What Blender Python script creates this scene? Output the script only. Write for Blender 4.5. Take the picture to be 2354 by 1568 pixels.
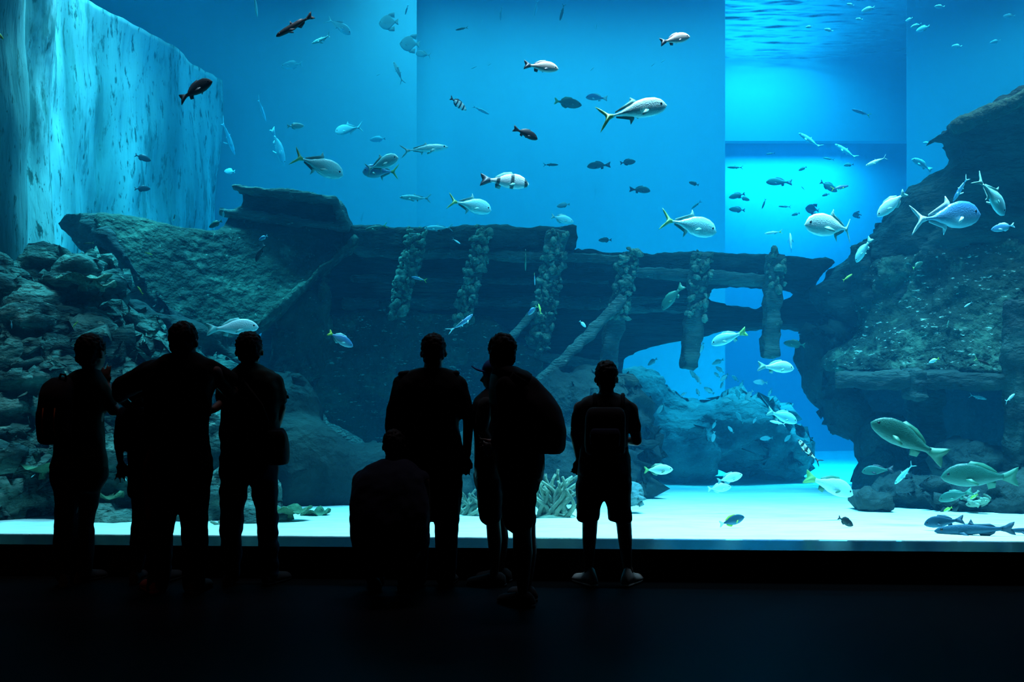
import bpy, bmesh, math, random
from mathutils import Vector, Matrix, noise
for o in list(bpy.data.objects): bpy.data.objects.remove(o)
sc = bpy.context.scene
C = sc.collection
PI = math.pi
R = math.radians
random.seed(11)
# ---------------------------------------------------------------- camera
F = 2354.0; HOR = 840.0; CH = 1.5
cam = bpy.data.cameras.new('camera')
cam_ob = bpy.data.objects.new('camera', cam); C.objects.link(cam_ob)
cam_ob.location = (0, 0, CH); cam_ob.rotation_euler = (PI/2, 0, 0)
cam.sensor_width = 36; cam.lens = 36.0; cam.shift_y = 56/2354
cam.clip_end = 200
sc.camera = cam_ob

def at(px, py, Y):
    return Vector(((px-1177)*Y/F, Y, CH+(HOR-py)*Y/F))
# ---------------------------------------------------------------- world, exposure
w = bpy.data.worlds.new('world'); sc.world = w; w.use_nodes = True
w.node_tree.nodes['Background'].inputs[0].default_value = (0.02, 0.04, 0.06, 1)
w.node_tree.nodes['Background'].inputs[1].default_value = 0.0
sc.view_settings.view_transform = 'Standard'; sc.view_settings.look = 'None'
sc.view_settings.gamma = 1; sc.view_settings.use_curve_mapping = False
sc.view_settings.exposure = 0.0
sc.cycles.use_denoising = True
sc.cycles.volume_bounces = 1
sc.cycles.max_bounces = 6; sc.cycles.diffuse_bounces = 3; sc.cycles.glossy_bounces = 3
sc.cycles.transparent_max_bounces = 12
sc.cycles.caustics_reflective = False; sc.cycles.caustics_refractive = False
# ---------------------------------------------------------------- lamps (hung over the tank, above the water surface; the niche light is under water)
def lamp(name, x, y, z, sx, sy, energy, color=(1, 1, 1), spread=120, rot=(0, 0, 0)):
    l = bpy.data.lights.new(name, 'AREA'); l.shape = 'RECTANGLE'
    l.size = sx; l.size_y = sy; l.energy = energy; l.color = color; l.spread = R(spread)
    o = bpy.data.objects.new(name, l); o.location = (x, y, z); o.rotation_euler = [R(a) for a in rot]
    C.objects.link(o); return o
WL = (1.0, 0.82, 0.86)
WR = (1.0, 0.31, 0.32)
LZ = 9.5
lamp('tank_lamp_front', 2.9, 9.2, LZ, 5.6, 2.4, 2150, WR, 50)
lamp('tank_lamp_glass', -2.6, 8.2, LZ, 6.0, .7, 260, WR, 34)
lamp('tank_lamp_alcove', 6.0, 23.4, LZ, 2.6, 1.6, 400, WL, 150)
lamp('niche_fill_light', 7.2, 26.6, 7.2, 3.4, .7, 480, WL, 165, (4, 0, 0))  # added lamp hidden behind the lintel to brighten the niche
lamp('tank_lamp_rear', 1.2, 17.6, LZ, 7.6, 2.4, 620, WL, 130)
lamp('tank_lamp_rear_left', -4.2, 16.6, LZ, 2.4, 1.2, 40, WL, 130)
lamp('rear_right_fill_light', 9.2, 17.0, LZ, 4.0, 2.0, 230, WL, 130)  # added to brighten the right back wall
lamp('tank_lamp_reef', 5.0, 16.4, LZ, 3.0, 2.8, 680, WL, 56)
lamp('tank_lamp_side', -4.5, 12.6, LZ, 1.2, 2.0, 520, WL, 75)
lamp('tank_lamp_wreck', 0.0, 11.4, LZ, 11.0, 4.0, 300, WL, 140)
# a dim warm spot in the hall ceiling behind the visitors
lamp('hall_lamp_warm', -3.6, 1.5, 4.4, .3, .3, 1.4, (1, .35, .12), 45, (38, 0, 5))

# ---------------------------------------------------------------- helpers
def tag(o, label=None, cat=None, group=None, kind=None):
    if label: o['label'] = label
    if cat: o['category'] = cat
    if group: o['group'] = group
    if kind: o['kind'] = kind
    return o

def empty(name, loc, label=None, cat=None, group=None):
    o = bpy.data.objects.new(name, None); o.location = loc; o.empty_display_size = .1
    C.objects.link(o); tag(o, label, cat, group)
    return o

def cat_rom(pts, n):
    """smooth resample of a list of tuples"""
    out = []
    m = len(pts)
    for i in range(m-1):
        p0 = pts[max(i-1, 0)]; p1 = pts[i]; p2 = pts[i+1]; p3 = pts[min(i+2, m-1)]
        for k in range(n):
            t = k/n
            out.append(tuple(.5*((2*b)+(-a+c)*t+(2*a-5*b+4*c-d)*t*t+(-a+3*b-3*c+d)*t**3)
                             for a, b, c, d in zip(p0, p1, p2, p3)))
    out.append(tuple(pts[-1]))
    return out

class MB:
    def __init__(s): s.v = []; s.f = []
    def add(s, vs, fs):
        n = len(s.v); s.v += [tuple(v) for v in vs]; s.f += [tuple(i+n for i in f) for f in fs]; return s
    def rings(s, rs, closed=True):
        n = len(rs[0]); vs = [p for r in rs for p in r]; fs = []
        for i in range(len(rs)-1):
            for j in range(n):
                k = (j+1) % n
                fs.append((i*n+j, i*n+k, (i+1)*n+k, (i+1)*n+j))
        if closed:
            fs.append(tuple(range(n-1, -1, -1))); fs.append(tuple((len(rs)-1)*n+j for j in range(n)))
        return s.add(vs, fs)
    def capsule(s, a, ra, b, rb, sq=1.0, n=12, ends=4):
        """tapered limb; sq squashes it along the depth axis"""
        a = Vector(a); b = Vector(b); d = b-a
        L = d.length or 1e-4; d = d/L
        yv = Vector((0, 1, 0)); v = yv-d*yv.dot(d)
        if v.length < .3: v = Vector((0, 0, 1))-d*d.z
        v.normalize(); u = d.cross(v)
        st = []
        for k in range(ends+1):
            t = PI/2*k/ends; st.append((a-d*ra*math.cos(t), ra*max(math.sin(t), .03)))
        for k in range(ends, -1, -1):
            t = PI/2*k/ends; st.append((b+d*rb*math.cos(t), rb*max(math.sin(t), .03)))
        rs = [[c+(u*math.cos(2*PI*j/n)+v*(math.sin(2*PI*j/n)*sq))*r for j in range(n)] for c, r in st]
        return s.rings(rs)
    def ell(s, c, r, rot=None, n=16, m=10):
        c = Vector(c); rs = []
        for i in range(m+1):
            t = PI*i/m; z = -math.cos(t); q = max(math.sin(t), .02)
            ring = []
            for j in range(n):
                p = Vector((r[0]*q*math.cos(2*PI*j/n), r[1]*q*math.sin(2*PI*j/n), r[2]*z))
                if rot: p = rot @ p
                ring.append(c+p)
            rs.append(ring)
        return s.rings(rs)
    def box(s, c, size, rot=None):
        c = Vector(c); vs = []
        for x in (-.5, .5):
            for y in (-.5, .5):
                for z in (-.5, .5):
                    p = Vector((x*size[0], y*size[1], z*size[2]))
                    if rot: p = rot @ p
                    vs.append(c+p)
        return s.add(vs, [(0, 1, 3, 2), (4, 6, 7, 5), (0, 4, 5, 1), (2, 3, 7, 6), (0, 2, 6, 4), (1, 5, 7, 3)])
    def prism(s, front, off):
        """front: list of Vectors (any outline), off: Vector"""
        n = len(front); vs = list(front)+[Vector(p)+off for p in front]
        fs = [tuple(range(n)), tuple(range(2*n-1, n-1, -1))]
        for i in range(n):
            j = (i+1) % n; fs.append((i, i+n, j+n, j))
        return s.add(vs, fs)
    def tube(s, pts, rr, n=8, sq=1.0):
        P = [Vector(p) for p in pts]; rs = []
        u = None
        for i, p in enumerate(P):
            d = (P[min(i+1, len(P)-1)]-P[max(i-1, 0)]).normalized()
            if u is None:
                u = Vector((0, 1, 0)).cross(d)
                if u.length < .1: u = Vector((1, 0, 0)).cross(d)
            u = (u-d*u.dot(d)).normalized(); v = d.cross(u)
            r = rr[i] if isinstance(rr, (list, tuple)) else rr
            rs.append([p+(u*math.cos(2*PI*j/n)+v*(math.sin(2*PI*j/n)*sq))*r for j in range(n)])
        return s.rings(rs)
    def build(s, name, m, parent=None, voxel=None, disp=None, smooth=True, sm_iter=0, local=None):
        me = bpy.data.meshes.new(name); me.from_pydata(s.v, [], s.f)
        bm = bmesh.new(); bm.from_mesh(me); bmesh.ops.recalc_face_normals(bm, faces=bm.faces)
        if voxel is None and disp: bmesh.ops.triangulate(bm, faces=bm.faces)
        bm.to_mesh(me); bm.free()
        if voxel:
            t = bpy.data.objects.new('tmp', me); C.objects.link(t)
            md = t.modifiers.new('r', 'REMESH'); md.mode = 'VOXEL'; md.voxel_size = voxel; md.adaptivity = 0
            if sm_iter:
                q = t.modifiers.new('s', 'SMOOTH'); q.iterations = sm_iter; q.factor = .5
            dg = bpy.context.evaluated_depsgraph_get()
            me2 = bpy.data.meshes.new_from_object(t.evaluated_get(dg))
            bpy.data.objects.remove(t); bpy.data.meshes.remove(me); me = me2; me.name = name
        if disp: displace(me, disp)
        if m: me.materials.clear(); me.materials.append(m)
        if smooth: me.polygons.foreach_set('use_smooth', [True]*len(me.polygons))
        if parent is not None and local is None and parent.type == 'EMPTY':
            me.transform(Matrix.Translation(-parent.location))
        me.update()
        o = bpy.data.objects.new(name, me); C.objects.link(o)
        if parent is not None: o.parent = parent
        return o

def displace(me, levels):
    """levels: list of (amplitude, size, ridged, stretch) - real relief along the normals"""
    me.update()
    for v in me.vertices:
        p = v.co; d = 0
        for lv in levels:
            amp, size = lv[0], lv[1]; st = lv[3] if len(lv) > 3 else (1, 1, 1)
            q = Vector((p.x*st[0]/size, p.y*st[1]/size, p.z*st[2]/size))
            n = noise.noise(q)
            if len(lv) > 2 and lv[2]: n = (1-abs(n)*2.2)*.7-.35
            d += amp*n
        v.co = p+v.normal*d

# ---------------------------------------------------------------- materials
def new_mat(name):
    m = bpy.data.materials.new(name); m.use_nodes = True
    return m, m.node_tree, m.node_tree.nodes['Principled BSDF']

def plain(name, col, rough=.7, spec=.5, metal=0):
    m, t, b = new_mat(name)
    b.inputs['Base Color'].default_value = (*col, 1); b.inputs['Roughness'].default_value = rough
    b.inputs['Specular IOR Level'].default_value = spec; b.inputs['Metallic'].default_value = metal
    # faint woven / grained variation
    tc = t.nodes.new('ShaderNodeTexCoord'); nz = t.nodes.new('ShaderNodeTexNoise'); nz.inputs['Scale'].default_value = 60
    bp = t.nodes.new('ShaderNodeBump'); bp.inputs['Strength'].default_value = .15
    t.links.new(tc.outputs['Object'], nz.inputs['Vector']); t.links.new(nz.outputs['Fac'], bp.inputs['Height'])
    t.links.new(bp.outputs[0], b.inputs['Normal'])
    return m

def noisy(name, cols, scale=2.0, stretch=(1, 1, 1), pos=(.35, .5, .65), rough=.85, bump=.5, bscale=None, detail=8, speck=None, spec=.2):
    """cols: 3 colours ramped by noise; speck: (colour, scale, threshold, stretch) patches"""
    m, t, b = new_mat(name); N = t.nodes.new; K = t.links.new
    tc = N('ShaderNodeTexCoord'); mp = N('ShaderNodeMapping'); mp.inputs['Scale'].default_value = stretch
    nz = N('ShaderNodeTexNoise'); nz.inputs['Scale'].default_value = scale; nz.inputs['Detail'].default_value = detail
    K(tc.outputs['Object'], mp.inputs['Vector']); K(mp.outputs[0], nz.inputs['Vector'])
    cr = N('ShaderNodeValToRGB'); e = cr.color_ramp.elements
    e[0].position = pos[0]; e[0].color = (*cols[0], 1); e[1].position = pos[2]; e[1].color = (*cols[2], 1)
    q = e.new(pos[1]); q.color = (*cols[1], 1)
    K(nz.outputs['Fac'], cr.inputs[0]); out = cr.outputs[0]
    if speck:
        for sp in (speck if isinstance(speck, list) else [speck]):
            col, s2, th, st = sp
            m2 = N('ShaderNodeMapping'); m2.inputs['Scale'].default_value = st; K(tc.outputs['Object'], m2.inputs['Vector'])
            n2 = N('ShaderNodeTexNoise'); n2.inputs['Scale'].default_value = s2; n2.inputs['Detail'].default_value = 6
            n2.inputs['Roughness'].default_value = .65
            K(m2.outputs[0], n2.inputs['Vector'])
            mr = N('ShaderNodeMapRange'); mr.inputs[1].default_value = th; mr.inputs[2].default_value = th+.07
            K(n2.outputs['Fac'], mr.inputs[0])
            mx = N('ShaderNodeMix'); mx.data_type = 'RGBA'; K(mr.outputs[0], mx.inputs[0]); K(out, mx.inputs[6])
            mx.inputs[7].default_value = (*col, 1); out = mx.outputs[2]
    K(out, b.inputs['Base Color'])
    b.inputs['Roughness'].default_value = rough; b.inputs['Specular IOR Level'].default_value = spec
    bz = N('ShaderNodeTexNoise'); bz.inputs['Scale'].default_value = bscale or scale*4; bz.inputs['Detail'].default_value = 6
    K(mp.outputs[0], bz.inputs['Vector'])
    bp = N('ShaderNodeBump'); bp.inputs['Strength'].default_value = bump; bp.inputs['Distance'].default_value = .1
    K(bz.outputs['Fac'], bp.inputs['Height']); K(bp.outputs[0], b.inputs['Normal'])
    return m
M = {}
M['sand'] = noisy('sand', [(.70, .68, .60), (.78, .76, .68), (.84, .82, .75)], 3, (1, 2.5, 1), rough=.95, bump=.25, bscale=8)
M['wall_side'] = noisy('side_wall_paint', [(.10, .22, .20), (.30, .44, .40), (.52, .64, .58)], 1.1, (1, 1, .18), (.36, .5, .62), bump=.35, bscale=9,
                       speck=[((.14, .26, .22), 3.0, .54, (1, 1, .25)), ((.05, .12, .09), 9, .57, (1.2, 1.2, .35)), ((.03, .08, .05), 22, .62, (1.2, 1.2, .45))])
M['wall_back'] = noisy('back_wall_paint', [(.46, .56, .56), (.52, .62, .62), (.58, .68, .66)], .35, (1, 1, .25), (.3, .5, .7), bump=.1,
                       speck=((.30, .42, .40), 1.6, .68, (1, 1, .3)))
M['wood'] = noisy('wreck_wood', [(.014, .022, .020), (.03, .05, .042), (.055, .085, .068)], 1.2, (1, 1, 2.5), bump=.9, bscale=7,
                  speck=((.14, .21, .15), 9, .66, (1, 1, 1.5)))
M['timber'] = noisy('lit_timber', [(.05, .09, .075), (.09, .14, .115), (.15, .21, .17)], 2.0, (1, 1, 4), bump=.9, bscale=12,
                  speck=((.28, .36, .26), 10, .62, (1, 1, 1.5)))  # paler copy of the wreck wood, painting in light from above
M['planks'] = noisy('shaded_planks', [(.008, .015, .014), (.018, .03, .026), (.035, .055, .045)], 1.6, (.5, 1, 4), bump=.9, bscale=7)  # darkened to paint in the shade of the recess
M['hull'] = noisy('wreck_hull_algae', [(.018, .038, .026), (.036, .068, .044), (.06, .10, .065)], .9, (1, 1, 1), bump=1, bscale=9,
                  speck=[((.09, .15, .10), 2.2, .56, (1, 1, 1)), ((.30, .40, .28), 16, .64, (1, 1, 1))])
M['rough_hull'] = noisy('stern_hull_algae', [(.018, .036, .026), (.04, .07, .045), (.07, .11, .07)], .9, (1, 1, 1), bump=1, bscale=9,
                  speck=[((.10, .16, .10), 2.5, .54, (1, 1, 1)), ((.62, .74, .56), 9, .605, (1, 1, 3))])
M['rock'] = noisy('reef_rock', [(.015, .04, .036), (.06, .12, .095), (.20, .31, .24)], 2.2, (1, 1, 2.2), (.35, .5, .68), bump=1, bscale=10,
                  speck=((.26, .34, .25), 6, .60, (1, 1, 2.6)))  # pale tones stand in for highlights, dark ones for shaded crevices
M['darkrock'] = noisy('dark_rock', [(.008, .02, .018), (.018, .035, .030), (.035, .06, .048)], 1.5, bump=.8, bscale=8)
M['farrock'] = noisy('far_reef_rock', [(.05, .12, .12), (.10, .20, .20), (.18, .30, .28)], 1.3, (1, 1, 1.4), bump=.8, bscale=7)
M['coral'] = noisy('crust_coral', [(.08, .14, .10), (.18, .27, .18), (.34, .46, .32)], 9, bump=.8, bscale=30)
M['coral_green'] = noisy('green_coral', [(.03, .10, .05), (.06, .17, .08), (.11, .25, .13)], 5, bump=.6, bscale=25)
M['coral_soft'] = noisy('soft_coral', [(.10, .16, .12), (.18, .26, .18), (.28, .38, .26)], 6, bump=.4, bscale=25)
# ================================================================ the hall: floor, bench-high sill, glass
def yglass(x): return 7.551-.0437*x
def floor_mat():
    m, t, b = new_mat('polished_floor'); N = t.nodes.new; K = t.links.new; t.nodes.remove(b)
    out = [n for n in t.nodes if n.type == 'OUTPUT_MATERIAL'][0]
    df = N('ShaderNodeBsdfDiffuse'); df.inputs[0].default_value = (.003, .004, .005, 1)
    gl = N('ShaderNodeBsdfGlossy'); gl.inputs[0].default_value = (.6, .8, .9, 1)
    tc = N('ShaderNodeTexCoord'); nz = N('ShaderNodeTexNoise'); nz.inputs['Scale'].default_value = 3
    mr = N('ShaderNodeMapRange'); mr.inputs[3].default_value = .30; mr.inputs[4].default_value = .40
    K(tc.outputs['Object'], nz.inputs['Vector']); K(nz.outputs['Fac'], mr.inputs[0]); K(mr.outputs[0], gl.inputs['Roughness'])
    mx = N('ShaderNodeMixShader'); mx.inputs[0].default_value = .014; K(df.outputs[0], mx.inputs[1]); K(gl.outputs[0], mx.inputs[2]); K(mx.outputs[0], out.inputs[0])
    return m
M['floor'] = floor_mat()
M['sill'] = plain('sill_stone', (.012, .02, .026), .25, .2)
M['black'] = plain('black_wall', (.006, .007, .008), .7, .1)
XL, XR = -8.0, 8.0
def quadbox(name, m, x0, x1, yo0, yo1, z0, z1, kind='structure', label=None):
    """a long box that follows the slightly turned window wall"""
    b = MB(); vs = []
    for x in (x0, x1):
        for yo in (yo0, yo1):
            for z in (z0, z1): vs.append((x, yglass(x)+yo, z))
    b.add(vs, [(0, 1, 3, 2), (4, 6, 7, 5), (0, 4, 5, 1), (2, 3, 7, 6), (0, 2, 6, 4), (1, 5, 7, 3)])
    o = b.build(name, m, smooth=False); tag(o, label, kind=kind); return o
b = MB(); b.add([(XL, -5, 0), (XR, -5, 0), (XR, yglass(XR)-.38, 0), (XL, yglass(XL)-.38, 0),
                 (XL, -5, -.1), (XR, -5, -.1), (XR, yglass(XR)-.38, -.1), (XL, yglass(XL)-.38, -.1)],
                [(0, 1, 2, 3), (7, 6, 5, 4), (0, 4, 5, 1), (1, 5, 6, 2), (2, 6, 7, 3), (3, 7, 4, 0)])
tag(b.build('floor', M['floor'], smooth=False), kind='structure')
# sill: black riser with a darker polished stone top
quadbox('baseboard_front', M['black'], XL, XR, -.38, .0, -.1, .20)
quadbox('trim_1', M['sill'], XL, XR, -.395, .0, .20, .222)
# hall walls and ceiling behind the camera keep the room dark
for nm, c, s in (('wall_left', (XL-.1, 1.2, 3), (.2, 12.4, 6.2)), ('wall_right', (XR+.1, 1.0, 3), (.2, 12.0, 6.2)),
                 ('wall_rear', (0, -5.1, 3), (16.4, .2, 6.2)), ('ceiling', (0, 1.2, 6.1), (16.4, 12.2, .2))):
    tag(MB().box(c, s).build(nm, M['black'], smooth=False), kind='structure')
# acrylic window: clear sheet with a faint surface reflection
def glass_mat():
    m, t, b = new_mat('clear_acrylic'); N = t.nodes.new; K = t.links.new; t.nodes.remove(b)
    out = [n for n in t.nodes if n.type == 'OUTPUT_MATERIAL'][0]
    tr = N('ShaderNodeBsdfTransparent'); tr.inputs[0].default_value = (.93, .985, .985, 1)
    gl = N('ShaderNodeBsdfGlossy'); gl.inputs['Roughness'].default_value = .03
    fr = N('ShaderNodeFresnel'); fr.inputs[0].default_value = 1.2; mu = N('ShaderNodeMath'); mu.operation = 'MULTIPLY'; mu.inputs[1].default_value = .87; K(fr.outputs[0], mu.inputs[0])
    mx = N('ShaderNodeMixShader'); K(mu.outputs[0], mx.inputs[0]); K(tr.outputs[0], mx.inputs[1]); K(gl.outputs[0], mx.inputs[2])
    K(mx.outputs[0], out.inputs[0]); return m
M['glass'] = glass_mat()
quadbox('window_1', M['glass'], XL, XR, 0, .05, .222, 8.9)
# ================================================================ the tank shell
TX0, TX1, TY1 = -11.5, 14.5, 28.2
def sand_z(x, y):
    d = max(0, y-yglass(x)-.055)
    z = .224-.05*d
    g = min(1, d*1.2)
    z += g*.035*noise.noise(Vector((x*.55, y*.9, 3)))+g*.012*noise.noise(Vector((x*1.6, y*3.4, 1)))
    return z
nx, ny = 150, 110; vs = []; fs = []
for j in range(ny+1):
    for i in range(nx+1):
        x = TX0+(TX1-TX0)*i/nx; y0 = yglass(x)+.052
        yy = y0+(TY1-y0)*(j/ny)**1.6
        vs.append((x, yy, sand_z(x, yy)))
for j in range(ny):
    for i in range(nx):
        a = j*(nx+1)+i; fs.append((a, a+1, a+nx+2, a+nx+1))
n0 = len(vs)
for i in range(nx+1): vs.append((vs[i][0], vs[i][1], -.5))
for i in range(nx): fs.append((i+1, i, n0+i, n0+i+1))
tag(MB().add(vs, fs).build('ground_sand', M['sand']), kind='structure')
# back walls; the bright alcove lies between two of them
def wall(name, m, x0, y0, x1, y1, th, z0=-1.2, z1=8.9, disp=None, vox=None):
    b = MB(); d = Vector((x1-x0, y1-y0, 0)).normalized(); n = Vector((-d.y, d.x, 0))*th
    vs = []
    for x, y in ((x0, y0), (x1, y1)):
        for k in (0, 1):
            for z in (z0, z1): vs.append((x+n.x*k, y+n.y*k, z))
    b.add(vs, [(0, 1, 3, 2), (4, 6, 7, 5), (0, 4, 5, 1), (2, 3, 7, 6), (0, 2, 6, 4), (1, 5, 7, 3)])
    o = b.build(name, m, voxel=vox, disp=disp, smooth=bool(vox)); tag(o, kind='structure'); return o
X = lambda px, Y: (px-1177)*Y/F
wall('wall_tank_back_left', M['wall_back'], X(150, 18.6), 18.6, X(958, 19.3), 19.3, .8)
wall('wall_tank_back', M['wall_back'], X(940, 20.0), 20.0, X(1667, 20.2), 20.2, .7)
wall('wall_alcove_left', M['wall_back'], X(1640, 21.2), 21.2, X(1560, 27.6), 27.6, .5)
wall('wall_alcove_back', M['wall_back'], X(1480, 27.6), 27.6, X(2300, 27.6), 27.6, .4)
tag(MB().box((8.0, 25.15, 7.98), (8.0, .3, 2.0)).build('wall_alcove_upper', M['wall_back'], smooth=False), kind='structure')
wall('wall_tank_back_right', M['wall_back'], X(2085, 20.2), 20.2, X(2700, 18.6), 18.6, .7)
wall('wall_tank_right', M['wall_back'], 13.0, 18.8, 13.0, 6.8, .5)
# weathered side wall on the left: built as one relief that bends back in facets shaped to imitate a light beam
prof = [(-9.6, 8.0), (X(-60, 10.4), 10.4), (X(60, 11.6), 11.6), (X(122, 12.0), 12.0), (X(135, 13.0), 13.0), (X(235, 14.2), 14.2),
        (X(330, 15.0), 15.0), (X(470, 17.0), 17.0), (X(500, 18.2), 18.2)]
pp = cat_rom(prof, 14); nz_ = 110; vs = []; fs = []
zt = [8.9]*len(pp)
for i, (x, y) in enumerate(pp):
    top = 6.45 if y > 12.6 else 8.9
    if 12.2 < y <= 12.6: top = 8.9-(y-12.2)/.4*2.45
    for k in range(nz_+1):
        z = -1+(top+1)*k/nz_
        n1 = noise.noise(Vector((x*.9, y*.9, z*.35)))*.22+noise.noise(Vector((x*3, y*3, z*1.1)))*.07
        vs.append((x-n1, y+n1*.6, z))
n = nz_+1
for i in range(len(pp)-1):
    for k in range(nz_):
        fs.append((i*n+k, (i+1)*n+k, (i+1)*n+k+1, i*n+k+1))
# thickness: a top ledge and rear face
base = len(vs)
for i, (x, y) in enumerate(pp):
    top = vs[i*n+nz_][2]
    vs.append((x-1.6, y+.5, top+.02)); vs.append((x-1.6, y+.5, -1))
for i in range(len(pp)-1):
    fs.append((i*n+nz_, (i+1)*n+nz_, base+2*i+2, base+2*i)); fs.append((base+2*i, base+2*i+2, base+2*i+3, base+2*i+1))
tag(MB().add(vs, fs).build('wall_tank_left', M['wall_side']), kind='structure')
# water surface overhead, rippled
def surf_mat():
    m, t, b = new_mat('water_surface'); N = t.nodes.new; K = t.links.new; t.nodes.remove(b)
    out = [n for n in t.nodes if n.type == 'OUTPUT_MATERIAL'][0]
    tr = N('ShaderNodeBsdfTransparent'); gl = N('ShaderNodeBsdfGlossy'); gl.inputs['Roughness'].default_value = .08
    gl.inputs['Color'].default_value = (.8, .95, 1, 1)
    tc = N('ShaderNodeTexCoord'); mp = N('ShaderNodeMapping'); mp.inputs['Scale'].default_value = (.5, .9, 1)
    nz = N('ShaderNodeTexNoise'); nz.inputs['Scale'].default_value = 2.2; nz.inputs['Detail'].default_value = 4
    bp = N('ShaderNodeBump'); bp.inputs['Strength'].default_value = .6; bp.inputs['Distance'].default_value = .035
    K(tc.outputs['Object'], mp.inputs[0]); K(mp.outputs[0], nz.inputs['Vector']); K(nz.outputs['Fac'], bp.inputs['Height']); K(bp.outputs[0], gl.inputs['Normal'])
    lw = N('ShaderNodeLayerWeight'); lw.inputs[0].default_value = .5; K(bp.outputs[0], lw.inputs['Normal'])
    mx = N('ShaderNodeMixShader'); fr = N('ShaderNodeMapRange'); fr.inputs[1].default_value = .50; fr.inputs[2].default_value = .68; K(lw.outputs['Facing'], fr.inputs[0]); K(fr.outputs[0], mx.inputs[0]); K(tr.outputs[0], mx.inputs[1]); K(gl.outputs[0], mx.inputs[2])
    K(mx.outputs[0], out.inputs[0]); return m
M['surf'] = surf_mat()
b = MB(); b.add([(TX0, 7.7, 8.93), (TX1, 7.7, 8.93), (TX1, 20.1, 8.93), (TX0, 20.1, 8.93)], [(0, 3, 2, 1)])
tag(b.build('water_surface', M['surf'], smooth=False), kind='structure')
vs = []; fs = []; na, nb = 110, 130
for j in range(nb+1):
    for i in range(na+1):
        x = 3.6+7*i/na; y = 20.1+4.9*j/nb
        vs.append((x, y, 8.92+.022*noise.noise(Vector((x*1.3, y*4.2, 0)))+.010*noise.noise(Vector((x*3.5, y*9, 4)))))
for j in range(nb):
    for i in range(na):
        a = j*(na+1)+i; fs.append((a, a+na+1, a+na+2, a+1))
tag(MB().add(vs, fs).build('water_surface', M['surf']), kind='structure')
# the water itself: clear blue volume that absorbs red and scatters the lamps' light
def water_mat():
    m, t, b = new_mat('tank_water'); N = t.nodes.new; K = t.links.new; t.nodes.remove(b)
    out = [n for n in t.nodes if n.type == 'OUTPUT_MATERIAL'][0]
    s = N('ShaderNodeVolumeScatter'); a = N('ShaderNodeVolumeAbsorption'); ad = N('ShaderNodeAddShader')
    s.inputs['Color'].default_value = (.04, .55, 1, 1); s.inputs['Density'].default_value = .014; s.inputs['Anisotropy'].default_value = .2
    a.inputs['Color'].default_value = (0, .843, .962, 1); a.inputs['Density'].default_value = .31
    K(s.outputs[0], ad.inputs[0]); K(a.outputs[0], ad.inputs[1]); K(ad.outputs[0], out.inputs['Volume']); return m
M['water'] = water_mat()
b = MB(); vs = []
for x in (TX0, TX1):
    for k in (0, 1):
        for z in (-1.5, 8.92): vs.append((x, (yglass(x)+.06) if k == 0 else TY1+.1, z))
b.add(vs, [(0, 1, 3, 2), (4, 6, 7, 5), (0, 4, 5, 1), (2, 3, 7, 6), (0, 2, 6, 4), (1, 5, 7, 3)])
tag(b.build('water', M['water'], smooth=False), kind='structure')
# ================================================================ wreck and reef
def poly(b, pts, Y, T, dz=0):
    """outline at its own depth, T metres thick; pts (px,py) or (px,py,Y)"""
    fr = [at(p[0], p[1], (p[2] if len(p) > 2 else Y)) for p in pts]
    return b.prism(fr, Vector((0, T, 0)))
def beam(b, p, q, Y0, Y1, r, T=None, n=10):
    """squared timber between two points, r in px"""
    a = at(p[0], p[1], Y0); c = at(q[0], q[1], Y1); rr = r*Y0/F
    d = (c-a).normalized(); yv = Vector((0, 1, 0)); v = (yv-d*yv.dot(d)).normalized(); u = d.cross(v); T = T or rr
    rs = []
    for k in range(n+1):
        p_ = a.lerp(c, k/n)+u*noise.noise(a+d*k*.7)*rr*.25
        s = 1+.18*noise.noise(Vector((k*.9, a.x, a.z)))
        rs.append([p_+u*(rr*s*cx)+v*(T*s*cy) for cx, cy in ((-1, -1), (1, -1), (1, 1), (-1, 1))])
    return b.rings(rs)
DW = [(.10, .9), (.05, .25, 0, (1, 1, 2)), (.018, .08)]
DB = [(.04, .5), (.03, .14, 0, (1, 1, 1)), (.012, .05)]
DR = [(.40, 1.3), (.20, .5, 0, (.8, .8, 3.2)), (.13, .22, 0, (.8, .8, 2.6)), (.05, .09), (.02, .045)]

# ---- bow on the left
bow = empty('shipwreck', at(470, 900, 12), 'sunken wooden ship bow leaning to the left beside the pale tank wall', 'shipwreck')
b = MB()
poly(b, [(215, 492, 11.6), (330, 508, 11.8), (430, 524, 12), (505, 526, 12.2), (512, 492, 12.4), (790, 520, 12.8), (822, 548, 12.8), (705, 652, 12.2),
         (600, 750, 11.8), (520, 792, 11.6), (430, 775, 11.4), (350, 700, 11.4), (290, 625, 11.4), (235, 545, 11.5)], 12, .35)
b.build('hull_plate', M['hull'], bow, voxel=.05, disp=[(.09, 1.4), (.018, .22), (.015, .09), (.010, .045)])
b = MB()
poly(b, [(120, 512, 11.9), (150, 487, 11.8), (232, 480, 11.7), (262, 560, 11.4), (330, 655, 11.3), (420, 740, 11.3), (470, 800, 11.3), (420, 800, 11.6),
         (350, 750, 11.7), (250, 650, 11.8), (205, 590, 11.9), (160, 555, 11.9)], 12, .5)
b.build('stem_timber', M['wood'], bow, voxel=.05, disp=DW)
b = MB()
poly(b, [(545, 437), (660, 442), (775, 466), (796, 520), (700, 512), (505, 488), (552, 466)], 12.6, .9)
b.build('deck_block', M['wood'], bow, voxel=.05, disp=DW)
b = MB(); beam(b, (540, 434), (778, 464), 12.45, 12.5, 7, .25); beam(b, (776, 466), (796, 525), 12.45, 12.5, 7, .2); beam(b, (505, 487), (800, 523), 12.4, 12.5, 7, .1)
b.build('deck_rail', M['timber'], bow, voxel=.03, disp=DB)
b = MB(); beam(b, (818, 556), (596, 752), 12.6, 11.8, 8, .15)
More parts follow.
